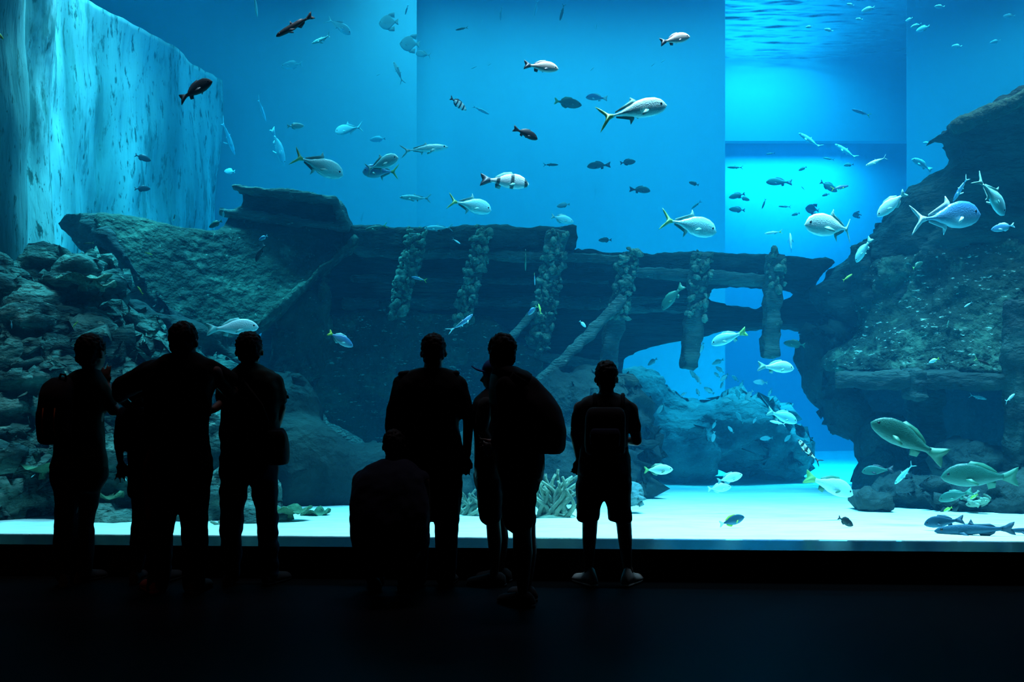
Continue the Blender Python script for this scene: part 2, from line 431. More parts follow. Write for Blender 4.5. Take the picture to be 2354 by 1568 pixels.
b.build('rim_timber', M['hull'], bow, voxel=.04, disp=DB)
b = MB(); beam(b, (180, 690), (480, 800), 11.2, 10.8, 40, .3); beam(b, (420, 770), (680, 930), 10.9, 11.4, 30, .25)
b.build('keel_timber', M['wood'], bow, voxel=.05, disp=DW)
b = MB(); beam(b, (640, 915), (885, 1085), 11.2, 11.4, 20, .25)
b.build('loose_timber', M['timber'], bow, voxel=.04, disp=DB)

# ---- middle: broken ship side with ribs
mid = empty('shipwreck', at(1300, 1000, 13), 'broken planked ship side with upright ribs bridging the middle of the tank', 'shipwreck')
b = MB()
poly(b, [(690, 640), (815, 545), (1318, 545), (1322, 590), (1640, 622), (1640, 660), (1618, 700), (1640, 764), (1560, 786), (1480, 810), (1432, 832), (1440, 900), (1300, 1000), (1100, 1130), (850, 1120), (600, 1000), (560, 860), (610, 740)], 13.3, .35)
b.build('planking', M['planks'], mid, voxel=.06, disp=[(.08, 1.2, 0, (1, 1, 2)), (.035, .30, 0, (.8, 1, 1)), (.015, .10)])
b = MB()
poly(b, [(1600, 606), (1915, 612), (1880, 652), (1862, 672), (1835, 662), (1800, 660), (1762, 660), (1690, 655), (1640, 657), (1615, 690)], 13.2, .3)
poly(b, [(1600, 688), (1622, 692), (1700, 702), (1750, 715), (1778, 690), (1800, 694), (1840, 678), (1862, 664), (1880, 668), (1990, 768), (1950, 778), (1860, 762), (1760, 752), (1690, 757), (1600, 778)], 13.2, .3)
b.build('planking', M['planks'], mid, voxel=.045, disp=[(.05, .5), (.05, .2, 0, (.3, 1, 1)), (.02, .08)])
b = MB(); beam(b, (800, 551), (1322, 549), 12.9, 12.9, 23, .3); b.build('top_rail', M['wood'], mid, voxel=.045, disp=DB)
b = MB(); poly(b, [(1322, 572), (1500, 580), (1700, 582), (1918, 590), (1925, 603), (1880, 640), (1700, 632), (1322, 615)], 12.8, .5)
b.build('top_rail', M['wood'], mid, voxel=.045, disp=DB)
for (p, q, r, Y) in (((815, 575), (1445, 600), 10, 12.75), ((1445, 622), (1790, 650), 10, 12.7), ((810, 640), (1400, 650), 7, 13.1), ((790, 700), (1620, 690), 12, 13.1),
                  ((1430, 712), (1600, 708), 10, 13.1), ((1180, 812), (1420, 842), 10, 13.0), ((1200, 690), (1380, 700), 8, 13.1)):
    b = MB(); beam(b, p, q, Y, Y, r, .12, 14); b.build('stringer', M['timber'], mid, voxel=.035, disp=[(.05, .4, 0, (.4, 1, 1)), (.02, .1)])
def crust(parent, p, q, Y0, Y1, r, n, seed):
    rnd = random.Random(seed); b = MB(); a = at(p[0], p[1], Y0); c = at(q[0], q[1], Y1)
    for k in range(n*3):
        t = rnd.random(); s = rnd.uniform(.012, .045)
        pos = a.lerp(c, t)+Vector((rnd.uniform(-1, 1)*r*Y0/F*1.1, -rnd.uniform(.05, .17), rnd.uniform(-.1, .1)))
        b.ell(pos, (s*rnd.uniform(.8, 1.8), s, s*rnd.uniform(.5, 1.1)), Matrix.Rotation(rnd.uniform(0, 3), 3, 'Y'), 7, 5)
    o = b.build('coral_crust', M['coral'], parent, local=True, disp=[(.02, .03)]); o['kind'] = 'stuff'; o.parent = parent
    o.data.transform(Matrix.Translation(-parent.parent.location)); return o
ribs = [((962, 540), (915, 722), 18, 60), ((1112, 530), (1062, 742), 17, 55), ((1282, 535), (1235, 805), 22, 80), ((1448, 582), (1395, 845), 19, 50), ((1612, 582), (1585, 850), 19, 26), ((1784, 586), (1767, 822), 18, 8)]
for i, (p, q, r, n) in enumerate(ribs):
    b = MB(); beam(b, p, q, 12.45, 12.45, r, .16, 12)
    o = b.build('rib', M['timber'], mid, voxel=.035, disp=DB)
    e = q if i < 3 else ((p[0]*.45+q[0]*.55, p[1]*.45+q[1]*.55) if i < 5 else (p[0], p[1]+70))
    crust(o, p, e, 12.4, 12.4, r, n, i)
for (p, q, r, Y) in (((1432, 685), (1235, 890), 11, 12.1), ((1228, 715), (1140, 815), 9, 12.3), ((1395, 850), (1285, 965), 9, 12.2)):
    b = MB(); beam(b, p, q, Y, Y-.3, r, .12, 12); b.build('brace', M['timber'], mid, voxel=.035, disp=DB)
b = MB(); poly(b, [(640, 770), (860, 700), (1120, 730), (1240, 830), (1260, 900), (1200, 1040), (1000, 1100), (850, 1060), (700, 960), (640, 880)], 12.9, .3)
b.build('lower_hull', M['rough_hull'], mid, voxel=.05, disp=[(.16, 1.0), (.05, .25, 0, (.5, 1, 2)), (.03, .09)])
b = MB(); poly(b, [(745, 635), (650, 720), (612, 850), (690, 905), (735, 860), (750, 740)], 12.2, .3)
b.build('hull_frame', M['hull'], mid, voxel=.05, disp=[(.16, .8), (.10, .25), (.04, .09)])

# ---- stern on the right
st = empty('shipwreck', at(2150, 900, 12), 'tall ship stern rising at the right edge over a dark hollow', 'shipwreck')
b = MB()
poly(b, [(2480, 150, 11), (2354, 205, 11), (2270, 245, 11.2), (2185, 286, 11.3), (2172, 308, 11.3), (2212, 316, 11.3), (2226, 345, 11.3), (2170, 388, 11.6), (2110, 432, 11.9),
         (2000, 560, 12.3), (1930, 622, 12.5), (1872, 666, 12.6), (1930, 730, 12.5), (1985, 770, 12.3), (1930, 826, 12.3), (1935, 868, 12.2), (2480, 868, 11.0)], 12, .6)
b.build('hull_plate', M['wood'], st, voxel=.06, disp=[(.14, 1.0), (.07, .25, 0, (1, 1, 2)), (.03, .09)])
b = MB()
poly(b, [(2040, 600, 11.9), (2320, 560, 11.2), (2480, 560, 11), (2480, 856, 10.6), (2120, 856, 11.2), (1950, 858, 11.6), (1915, 830, 11.9), (1990, 765, 12.0), (1980, 700, 12.1)], 11.5, .5)
b.build('side_plating', M['rough_hull'], st, voxel=.045, disp=[(.14, .9), (.06, .22), (.05, .09), (.015, .045)])
b = MB(); beam(b, (2490, 170), (2185, 300), 10.8, 11.2, 16, .3); b.build('roof_timber', M['hull'], st, voxel=.045, disp=DB)
b = MB(); beam(b, (1925, 872), (2480, 878), 11.5, 10.6, 17, .3); b.build('ledge_timber', M['wood'], st, voxel=.045, disp=DB)
for (p, q, r, Y) in (((2104, 850), (2104, 918), 15, 11.0), ((2128, 890), (2128, 1100), 30, 12.2), ((2340, 690), (2344, 1190), 22, 10.5), ((2140, 520), (2150, 680), 20, 12.0), ((1975, 560), (1985, 700), 14, 12.2)):
    b = MB(); beam(b, p, q, Y, Y, r, .2); b.build('post', M['wood'], st, voxel=.04, disp=DB)
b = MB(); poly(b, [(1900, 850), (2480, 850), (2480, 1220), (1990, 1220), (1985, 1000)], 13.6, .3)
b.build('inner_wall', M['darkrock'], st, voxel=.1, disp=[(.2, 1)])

# ---- reef rocks
def rock(name, label, m, parts, vox=.06, disp=None, group=None):
    """parts: (px,py,Y,rx_px,ry_m,rz_px)"""
    b = MB()
    for (px, py, Y, rx, ry, rz) in parts:
        b.ell(at(px, py, Y), (rx*Y/F, ry, rz*Y/F), Matrix.Rotation(random.uniform(-.3, .3), 3, 'Y'), 18, 12)
    o = b.build(name, m, None, voxel=vox, disp=disp or DR)
    c = sum((Vector(v.co) for v in o.data.vertices), Vector())/len(o.data.vertices)
    c.z = min(v.co.z for v in o.data.vertices)
    o.data.transform(Matrix.Translation(-c)); o.location = c
    tag(o, label, 'rock', group); return o
G = 'reef rocks in the tank'
rock('reef_rock', 'tall craggy rock stack with ledges under the left side wall', M['rock'],
     [(40, 700, 10.2, 60, .6, 90), (120, 630, 10.6, 60, .5, 60), (190, 660, 10.4, 60, .5, 60), (100, 780, 10, 110, .7, 110), (90, 900, 9.8, 120, .7, 120), (70, 1080, 9.5, 130, .8, 130), (30, 850, 9.7, 80, .6, 150)], .05, group=G)
rock('reef_rock', 'craggy rock slope between the keel timber and the leftmost visitors', M['rock'],
     [(250, 790, 10.2, 90, .5, 70), (330, 830, 10.3, 110, .5, 60), (200, 900, 10, 120, .6, 120), (320, 960, 9.9, 160, .6, 120), (260, 1100, 9.4, 150, .6, 110), (450, 900, 10.6, 110, .4, 60)], .05, group=G)
rock('reef_rock', 'low rough rocks on the sand behind the visitors with joined arms', M['rock'],
     [(300, 1200, 8.9, 90, .35, 32), (430, 1170, 9.1, 100, .4, 60), (550, 1150, 9.3, 90, .4, 80), (500, 1040, 9.8, 120, .4, 90), (600, 1200, 8.9, 60, .3, 26)], .045, [(.16, .6), (.12, .25, 1), (.05, .09, 1)], group=G)
rock('reef_rock', 'smooth dark rock bank below the ship bow', M['darkrock'],
     [(700, 1080, 10.6, 140, .6, 120), (850, 1120, 10.8, 130, .6, 120), (640, 980, 11, 100, .5, 100), (960, 1120, 10.8, 160, .6, 120)], .07, [(.3, 1.3), (.06, .3)], group=G)
rock('reef_rock', 'rough rock at the foot of the broken ship side', M['darkrock'],
     [(1130, 1090, 10.8, 120, .5, 110), (1270, 1080, 11, 110, .5, 100), (1400, 1000, 11.6, 110, .5, 120), (1320, 960, 11.8, 130, .5, 110), (1430, 1090, 11.2, 60, .4, 70)], .06, [(.3, .9), (.15, .3, 1), (.05, .1)], group=G)
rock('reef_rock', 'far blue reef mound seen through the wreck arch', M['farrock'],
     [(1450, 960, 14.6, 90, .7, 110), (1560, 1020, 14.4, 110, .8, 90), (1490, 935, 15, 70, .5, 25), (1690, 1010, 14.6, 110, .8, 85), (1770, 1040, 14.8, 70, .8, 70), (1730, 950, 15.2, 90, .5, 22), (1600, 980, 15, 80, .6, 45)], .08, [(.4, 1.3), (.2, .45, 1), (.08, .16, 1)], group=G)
rock('reef_rock', 'leaning rock pillar holding up the right end of the wreck arch', M['darkrock'],
     [(1890, 800, 12.8, 60, .5, 60), (1905, 880, 12.7, 50, .5, 90), (1945, 950, 12.4, 55, .5, 60), (2020, 1010, 12.0, 50, .5, 60), (2050, 1100, 11.6, 60, .5, 60)], .06, [(.25, .8), (.1, .3, 1), (.04, .1)], group=G)
rock('reef_rock', 'low rubble bank along the sand under the ship stern', M['darkrock'],
     [(2010, 1150, 9.9, 45, .3, 24), (2090, 1130, 10.3, 80, .4, 40), (2200, 1150, 10, 90, .4, 35), (2310, 1150, 9.8, 90, .4, 45), (2420, 1130, 9.8, 90, .4, 60), (2250, 1080, 11, 120, .4, 60)], .05, [(.16, .5), (.1, .2, 1), (.04, .08, 1)], group=G)
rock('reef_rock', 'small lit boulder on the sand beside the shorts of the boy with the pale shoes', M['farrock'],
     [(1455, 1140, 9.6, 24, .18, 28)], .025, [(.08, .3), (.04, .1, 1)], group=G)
# ---- corals
def plate_coral(px, py, Y, r, label, m=None):
    b = MB(); c = at(px, py, Y); rr = r*Y/F; rs = []
    for t, z in ((.18, -.55), (.14, -.3), (.5, -.12), (.95, .02), (1, .07), (.9, .08), (.4, -.02), (.02, -.06)):
        rs.append([c+Vector((math.cos(a)*rr*t*(1+.14*math.sin(3*a+px)+.06*math.sin(7*a)), math.sin(a)*rr*t*.8, z*rr*.9+(.03*math.sin(4*a+px) if t > .5 else 0))) for a in [2*PI*k/28 for k in range(28)]])
    b.rings(rs); o = b.build('plate_coral', m or M['coral_green'], None, disp=[(.02, .1)])
    o.data.transform(Matrix.Translation(-c)); o.location = c
    tag(o, label, 'coral', 'flat corals on the reef'); return o
plate_coral(100, 1072, 8.9, 62, 'wide flat green coral shelf at the left edge beside the backpack visitor')
plate_coral(248, 1140, 8.8, 36, 'flat green coral seen between the two leftmost visitors')
plate_coral(668, 1172, 8.8, 44, 'flat green coral right of the visitor with the shoulder bag')
plate_coral(725, 1178, 9.2, 32, 'smaller flat green coral on the sand near the crouching visitor')
plate_coral(60, 930, 9.3, 40, 'grey green coral shelf half way up the left rock stack', M['coral'])
plate_coral(190, 640, 9.9, 60, 'broad coral shelf on the top ledge of the left rock stack', M['coral'])
plate_coral(235, 655, 9.8, 30, 'small coral shelf below the tip of the ship bow', M['coral'])
def finger_coral(px, py, Y, n, h, label, name='finger_coral', seed=3):
    rnd = random.Random(seed); b = MB(); c = at(px, py, Y)
    for k in range(n):
        a = rnd.uniform(-1, 1); x = c+Vector((rnd.uniform(-.12, .12), rnd.uniform(-.1, .1), 0)); L = h*rnd.uniform(.5, 1)
        pts = []; rr = []
        for q in range(9):
            t = q/8; pts.append(x+Vector((a*L*.55*t+.05*math.sin(t*5+k), rnd.uniform(-.004, .004)+.1*math.sin(k)*t, L*t*(1-.25*abs(a)*t)))); rr.append(.022*(1-.6*t)+.003)
        b.tube(pts, rr, 6)
    b.ell(c, (h*.42, h*.36, h*.18)); o = b.build(name, M['coral_soft'], None)
    o.data.transform(Matrix.Translation(-c)); o.location = c; tag(o, label, 'coral', 'branching corals on the sand'); return o
finger_coral(1275, 1200, 9.0, 34, .52, 'bushy finger coral between the two visitors in shorts')
finger_coral(1085, 1195, 9.3, 18, .34, 'small finger coral left of the capped visitor', seed=8)
finger_coral(535, 1225, 8.7, 14, .22, 'tiny finger coral between the legs of the visitor with the shoulder bag', seed=5)
finger_coral(2235, 1160, 9.6, 8, .14, 'little pale coral tuft under the ship stern', seed=6)
# ================================================================ fish
def fish_mat(name, back, side, belly, rough=.35, spec=.5, bars=None, tint=None, metal=.0, tail=None):
    """colour runs with the fish's own height (dark back, pale belly on most, reversed on silver, cream and white ones); bars: (colour, scale) vertical bands"""
    m, t, b = new_mat(name); N = t.nodes.new; K = t.links.new
    tc = N('ShaderNodeTexCoord'); sx = N('ShaderNodeSeparateXYZ'); K(tc.outputs['Object'], sx.inputs[0])
    mr = N('ShaderNodeMapRange'); mr.inputs[1].default_value = -.16; mr.inputs[2].default_value = .17; K(sx.outputs['Z'], mr.inputs[0])
    cr = N('ShaderNodeValToRGB'); e = cr.color_ramp.elements
    e[0].position = .2; e[0].color = (*belly, 1); e[1].position = .85; e[1].color = (*back, 1); q = e.new(.5); q.color = (*side, 1)
    K(mr.outputs[0], cr.inputs[0]); out = cr.outputs[0]
    if bars:
        col, sc_, th = bars
        wv = N('ShaderNodeTexWave'); wv.inputs['Scale'].default_value = sc_; wv.inputs['Distortion'].default_value = 1.5
        K(tc.outputs['Object'], wv.inputs['Vector'])
        m2 = N('ShaderNodeMapRange'); m2.inputs[1].default_value = th; m2.inputs[2].default_value = th+.15; K(wv.outputs['Fac'], m2.inputs[0])
        mx = N('ShaderNodeMix'); mx.data_type = 'RGBA'; K(m2.outputs[0], mx.inputs[0]); K(out, mx.inputs[6]); mx.inputs[7].default_value = (*col, 1); out = mx.outputs[2]
    if tail:   # the rear of the body takes the tail's colour
        col, x0, x1 = tail
        m3 = N('ShaderNodeMapRange'); m3.inputs[1].default_value = x0; m3.inputs[2].default_value = x1; K(sx.outputs['X'], m3.inputs[0])
        mx = N('ShaderNodeMix'); mx.data_type = 'RGBA'; K(m3.outputs[0], mx.inputs[0]); K(out, mx.inputs[6]); mx.inputs[7].default_value = (*col, 1); out = mx.outputs[2]
    vo = N('ShaderNodeTexVoronoi'); vo.inputs['Scale'].default_value = 55; bp = N('ShaderNodeBump'); bp.inputs['Strength'].default_value = .2; bp.inputs['Distance'].default_value = .01
    K(tc.outputs['Object'], vo.inputs['Vector']); K(vo.outputs[0], bp.inputs['Height']); K(bp.outputs[0], b.inputs['Normal'])
    K(out, b.inputs['Base Color']); b.inputs['Roughness'].default_value = rough; b.inputs['Specular IOR Level'].default_value = spec; b.inputs['Metallic'].default_value = metal
    return m
FM = {
 'silver': fish_mat('silver_fish', (.26, .80, .80), (.20, .66, .68), (.28, .74, .74), .3, .7),  # back painted palest, as if lit from above
 'silverfin': plain('silver_fin', (.12, .42, .40), .6),
 'yellowfin': plain('yellow_fin', (.16, .46, .14), .5),
 'cream': fish_mat('cream_fish', (.95, .92, .80), (.80, .82, .74), (.55, .60, .56), .4, .5),
 'cream_fin': plain('dusky_fin', (.05, .08, .10), .5),
 'dark': fish_mat('dark_fish', (.012, .016, .020), (.02, .03, .034), (.045, .075, .07), .6, .08),
 'darkfin': plain('dark_fin', (.012, .016, .02), .6),
 'olive': fish_mat('olive_fish', (.015, .11, .08), (.025, .14, .10), (.06, .21, .16), .45, .3),
 'olivefin': plain('olive_fin', (.04, .20, .12), .5),
 'blue': fish_mat('blue_fish', (.04, .20, .40), (.09, .30, .48), (.3, .55, .60), .35, .5),
 'lime': fish_mat('lime_fish', (.30, .55, .05), (.35, .60, .08), (.60, .70, .40), .5, .3),
 'limefin': plain('lime_fin', (.35, .60, .05), .5),
 'bars': fish_mat('barred_fish', (.95, .95, .90), (.75, .90, .88), (.6, .82, .80), .4, .4, bars=((.05, .10, .10), 1.1, .78)),
 'spots': fish_mat('blotched_fish', (.75, .80, .70), (.80, .85, .78), (.85, .9, .85), .4, .4, bars=((.03, .05, .05), 1.6, .6)),
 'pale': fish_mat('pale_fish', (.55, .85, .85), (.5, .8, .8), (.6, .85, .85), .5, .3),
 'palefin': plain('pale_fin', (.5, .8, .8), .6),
 'whitebelly': fish_mat('white_fish', (.50, .92, .90), (.46, .88, .86), (.40, .82, .80), .4, .5),
 'ray': fish_mat('blue_grey_fish', (.005, .07, .12), (.01, .09, .15), (.05, .2, .28), .6, .2), 'rayfin': plain('blue_grey_fin', (.006, .08, .13), .6),
 'eye': plain('fish_eye', (.01, .01, .012), .15),
}
# shape tables: nose t=0 .. tail root t=1, unit fish is 1 long from nose to tail tips
SH = {
 'trevally': dict(t=[0, .03, .10, .22, .38, .55, .72, .88, 1], top=[.014, .07, .135, .185, .20, .17, .098, .030, .018], bot=[.014, .055, .10, .14, .16, .145, .08, .026, .016], w=.062, body=.80, tail='lunate', th=.19,
                  dorsal=[(.05, .19), (-.005, .27), (-.02, .19), (-.26, .055), (-.26, .03), (.05, .12)], anal=[(-.02, -.14), (-.075, -.225), (-.075, -.135), (-.26, -.05), (-.26, -.02), (-.02, -.08)]),
 'jack': dict(t=[0, .03, .10, .22, .38, .55, .72, .88, 1], top=[.014, .06, .11, .148, .158, .138, .08, .028, .016], bot=[.014, .05, .085, .112, .122, .112, .065, .022, .014], w=.058, body=.80, tail='lunate', th=.19,
                  dorsal=[(.05, .15), (-.02, .20), (-.04, .15), (-.26, .05), (-.26, .03), (.05, .11)], anal=[(-.02, -.11), (-.085, -.18), (-.085, -.11), (-.26, -.045), (-.26, -.02), (-.02, -.07)]),
 'slim': dict(t=[0, .04, .14, .3, .5, .7, .88, 1], top=[.008, .03, .06, .085, .09, .06, .022, .014], bot=[.01, .03, .055, .075, .08, .055, .02, .012], w=.045, body=.82, tail='lunate', th=.14,
              dorsal=[(.06, .08), (.02, .135), (0, .09), (-.24, .045), (-.24, .02), (.06, .05)], anal=[(-.05, -.07), (-.09, -.12), (-.1, -.065), (-.25, -.03), (-.25, -.01), (-.05, -.04)]),
 'snapper': dict(t=[0, .05, .14, .28, .42, .6, .78, .92, 1], top=[.018, .07, .135, .18, .188, .155, .09, .045, .04], bot=[.018, .055, .09, .12, .13, .115, .075, .04, .036], w=.060, body=.80, tail='fork', th=.13,
                 dorsal=[(.20, .13), (.12, .212), (-.04, .185), (-.14, .13), (-.21, .075), (-.22, .04), (.1, .12)], anal=[(-.08, -.09), (-.10, -.16), (-.19, -.14), (-.20, -.06), (-.08, -.06)]),
 'oval': dict(t=[0, .05, .15, .3, .5, .7, .85, 1], top=[.012, .06, .12, .17, .185, .145, .075, .026], bot=[.012, .055, .11, .155, .17, .135, .07, .024], w=.055, body=.84, tail='fork', th=.12,
              dorsal=[(.2, .15), (.1, .215), (-.12, .205), (-.26, .1), (-.26, .05), (.1, .14)], anal=[(0, -.15), (-.08, -.20), (-.2, -.15), (-.27, -.07), (-.2, -.06)]),
 'bat': dict(t=[0, .05, .15, .3, .5, .7, .85, 1], top=[.02, .10, .22, .33, .38, .33, .16, .05], bot=[.02, .10, .2, .30, .35, .30, .15, .05], w=.06, body=.82, tail='fork', th=.16,
             dorsal=[(.1, .33), (-.05, .44), (-.30, .46), (-.30, .2), (-.05, .28)], anal=[(.1, -.30), (-.05, -.41), (-.30, -.43), (-.30, -.2), (-.05, -.25)]),
 'cobia': dict(t=[0, .04, .12, .3, .5, .7, .88, 1], top=[.02, .04, .06, .078, .08, .06, .034, .026], bot=[.018, .035, .05, .065, .07, .055, .032, .024], w=.055, body=.84, tail='fork', th=.09,
               dorsal=[(.08, .07), (.03, .15), (.0, .075), (-.2, .075), (-.27, .03), (.05, .05)], anal=[(-.05, -.06), (-.11, -.12), (-.24, -.06), (-.26, -.03), (-.05, -.04)]),
}
_fc = {}
def lerp_tab(t, xs, ys):
    for i in range(len(xs)-1):
        if t <= xs[i+1]:
            u = (t-xs[i])/(xs[i+1]-xs[i]); u = u*u*(3-2*u)*.5+u*.5
            return ys[i]+(ys[i+1]-ys[i])*u
    return ys[-1]
def bendy(x, bend):
    """sideways swim curve, grows towards the tail"""
    q = max(0, .15-x); return bend*q*q*1.6
def fin_mb(outline, bend, th=.005, n=3, y0=0.0):
    b = MB(); pts = []
    m = len(outline)
    for i in range(m):
        a = outline[i]; c = outline[(i+1) % m]
        for k in range(n): u = k/n; pts.append((a[0]*(1-u)+c[0]*u, a[1]*(1-u)+c[1]*u))
    N_ = len(pts)
    vs = [Vector((x, bendy(x, bend)-th+y0, z)) for x, z in pts]+[Vector((x, bendy(x, bend)+th+y0, z)) for x, z in pts]
    fs = [tuple(range(N_)), tuple(range(2*N_-1, N_-1, -1))]+[(i, i+N_, (i+1) % N_+N_, (i+1) % N_) for i in range(N_)]
    b.add(vs, fs); return b
def tail_outline(kind, x0, hh, th):
    if kind == 'lunate':
        return [(x0+.03, hh), (x0-.05, hh*2.0+.01), (-.40-.04, th*.72), (-.5, th), (-.455, th*.55), (-.40, .03), (-.392, 0), (-.40, -.03), (-.455, -th*.55), (-.5, -th), (-.44, -th*.72), (x0-.05, -hh*2.0-.01), (x0+.03, -hh)]
    return [(x0+.04, hh*.9), (x0-.04, hh*1.3+.01), (-.44, th*.85), (-.5, th), (-.485, th*.5), (-.455, 0), (-.485, -th*.5), (-.5, -th), (-.44, -th*.85), (x0-.04, -hh*1.3-.01), (x0+.04, -hh*.9)]
def fish_mesh(kind, bend):
    key = (kind, round(bend, 2))
    if key in _fc: return _fc[key]
    S = SH[kind]; d = {}
    b = MB(); rs = []; L = S['body']; n = 14; ms = 20
    for i in range(ms+1):
        t = i/ms; x = .5-L*t; tp = lerp_tab(t, S['t'], S['top']); bt = lerp_tab(t, S['t'], S['bot'])
        w = S['w']*(math.sin(PI*min(1, t*.92+.02))**.7)*(1-.35*t)+.004
        if i == 0: tp *= .5; bt *= .5
        ring = []
        for j in range(n):
            a = 2*PI*j/n; cz = math.sin(a); cy = math.cos(a)
            ring.append(Vector((x, bendy(x, bend)+w*cy*(abs(cy)**.0), (tp if cz > 0 else bt)*cz)))
        rs.append(ring)
    b.rings(rs); d['body'] = b
    x0 = .5-L; hh = S['top'][-1]
    d['tail_fin'] = fin_mb(tail_outline(S['tail'], x0, hh, S['th']), bend, .005)
    d['dorsal_fin'] = fin_mb(S['dorsal'], bend); d['anal_fin'] = fin_mb(S['anal'], bend)
    for s, nm in ((1, 'pl'), (-1, 'pr')):
        p = MB(); o = [Vector((.20, 0, -.02)), Vector((.13, 0, -.015)), Vector((.04, 0, -.075)), Vector((.05, 0, -.10)), Vector((.12, 0, -.085)), Vector((.19, 0, -.05))]
        rot = Matrix.Translation(Vector((.2, s*S['w']*.85, -.02))) @ Matrix.Rotation(s*R(-28), 4, 'Z') @ Matrix.Translation(Vector((-.2, 0, .02)))
        o = [rot @ q for q in o]; p.prism(o, Vector((0, s*.006, 0))); d[nm] = p
    hx = .5-L*.11; ey = S['w']*math.sin(PI*(.11*.92+.02))**.7*.93
    for s, nm in ((1, 'el'), (-1, 'er')):
        d[nm] = MB().ell((hx, s*ey, lerp_tab(.11, S['t'], S['top'])*.33), (.020, .009, .020), None, 8, 6)
    _fc[key] = d; return d
_fmesh = {}
def fish_datas(kind, bend, body, fin, tail, whole):
    key = (kind, round(bend, 2), body, fin, tail, whole)
    if key in _fmesh: return _fmesh[key]
    d = fish_mesh(kind, bend); out = {}
    def mk(mb, m, nm):
        me = bpy.data.meshes.new(nm); me.from_pydata(mb.v, [], mb.f)
        bm = bmesh.new(); bm.from_mesh(me); bmesh.ops.recalc_face_normals(bm, faces=bm.faces); bm.to_mesh(me); bm.free()
        me.materials.append(FM[m]); me.polygons.foreach_set('use_smooth', [True]*len(me.polygons)); return me
    if whole:
        a = MB(); fn = []
        for nm in ('body', 'tail_fin', 'dorsal_fin', 'anal_fin'):
            n0 = len(a.f); a.add(d[nm].v, d[nm].f); fn.append((nm, n0, len(a.f)))
        me = mk(a, body, 'fish'); me.materials.append(FM[tail]); me.materials.append(FM[fin])
        for nm, i0, i1 in fn:
            for i in range(i0, min(i1, len(me.polygons))):
                me.polygons[i].material_index = 1 if nm == 'tail_fin' else (2 if nm != 'body' else 0)
        out['whole'] = me
    else:
        out['body'] = mk(d['body'], body, 'body')
        out['parts'] = [('tail_fin', mk(d['tail_fin'], tail, 'tail_fin')), ('dorsal_fin', mk(d['dorsal_fin'], fin, 'dorsal_fin')), ('anal_fin', mk(d['anal_fin'], fin, 'anal_fin')),
                        ('pectoral_fin', mk(d['pl'], fin, 'pectoral_fin')), ('pectoral_fin', mk(d['pr'], fin, 'pectoral_fin')),
                        ('eye', mk(d['el'], 'eye', 'eye')), ('eye', mk(d['er'], 'eye', 'eye'))]
    _fmesh[key] = out; return out
def fish(kind, nose, tail, Y, mats, label, yaw=0, bend=0, name=None, group=None, roll=0):
    """nose and tail pixels, distance Y, yaw: degrees the fish turns away from (+) or towards (-) the viewer"""
    A = at(nose[0], nose[1], Y); B = at(tail[0], tail[1], Y); d = A-B; ap = d.length
    apx = math.hypot(nose[0]-tail[0], nose[1]-tail[1])
    yr = R(yaw); L = ap/math.cos(yr); x = (d.normalized()*math.cos(yr)+Vector((0, 1, 0))*math.sin(yr)).normalized()
    up = Vector((0, 0, 1))
    if abs(x.z) > .85: up = Vector((.6 if nose[0] > 1177 else -.6, 0, .3))
    z = (up-x*up.dot(x)).normalized(); y = z.cross(x)
    rm = Matrix((x, y, z)).transposed().to_4x4() @ Matrix.Rotation(R(roll), 4, 'X')
    body, fin, tl = mats
    nm = name or ('fish' if apx < 60 else {'bat': 'batfish', 'slim': 'mackerel', 'cobia': 'cobia', 'oval': 'rabbitfish'}.get(kind, kind))
    whole = apx < 44
    D = fish_datas(kind, bend, body, fin, tl, whole)
    o = bpy.data.objects.new(nm, D['whole'] if whole else D['body']); C.objects.link(o)
    o.matrix_world = Matrix.Translation((A+B)/2) @ rm @ Matrix.Scale(L, 4)
    tag(o, label, 'fish', group)
    if not whole:
        for pn, me in D['parts']:
            c = bpy.data.objects.new(pn, me); C.objects.link(c); c.parent = o
            if pn == 'tail_fin' and tl != fin: c['label'] = {'yellowfin': 'yellow tail fin', 'limefin': 'lime green tail fin', 'cream_fin': 'dark tail fin'}.get(tl, 'tail fin')
    return o
SV = ('silver', 'silverfin', 'silverfin'); SY = ('silver', 'silverfin', 'yellowfin'); CR = ('cream', 'cream_fin', 'cream_fin'); DK = ('dark', 'darkfin', 'darkfin')
OL = ('olive', 'olivefin', 'olivefin'); BL = ('blue', 'silverfin', 'yellowfin'); LM = ('lime', 'limefin', 'limefin'); BR = ('bars', 'silverfin', 'cream_fin')
RY = ('ray', 'rayfin', 'rayfin'); SP = ('spots', 'darkfin', 'darkfin'); PL = ('pale', 'palefin', 'palefin'); WH = ('whitebelly', 'silverfin', 'silverfin'); OY = ('olive', 'olivefin', 'yellowfin')
DY = ('dark', 'darkfin', 'yellowfin'); BB = ('blue', 'palefin', 'palefin')
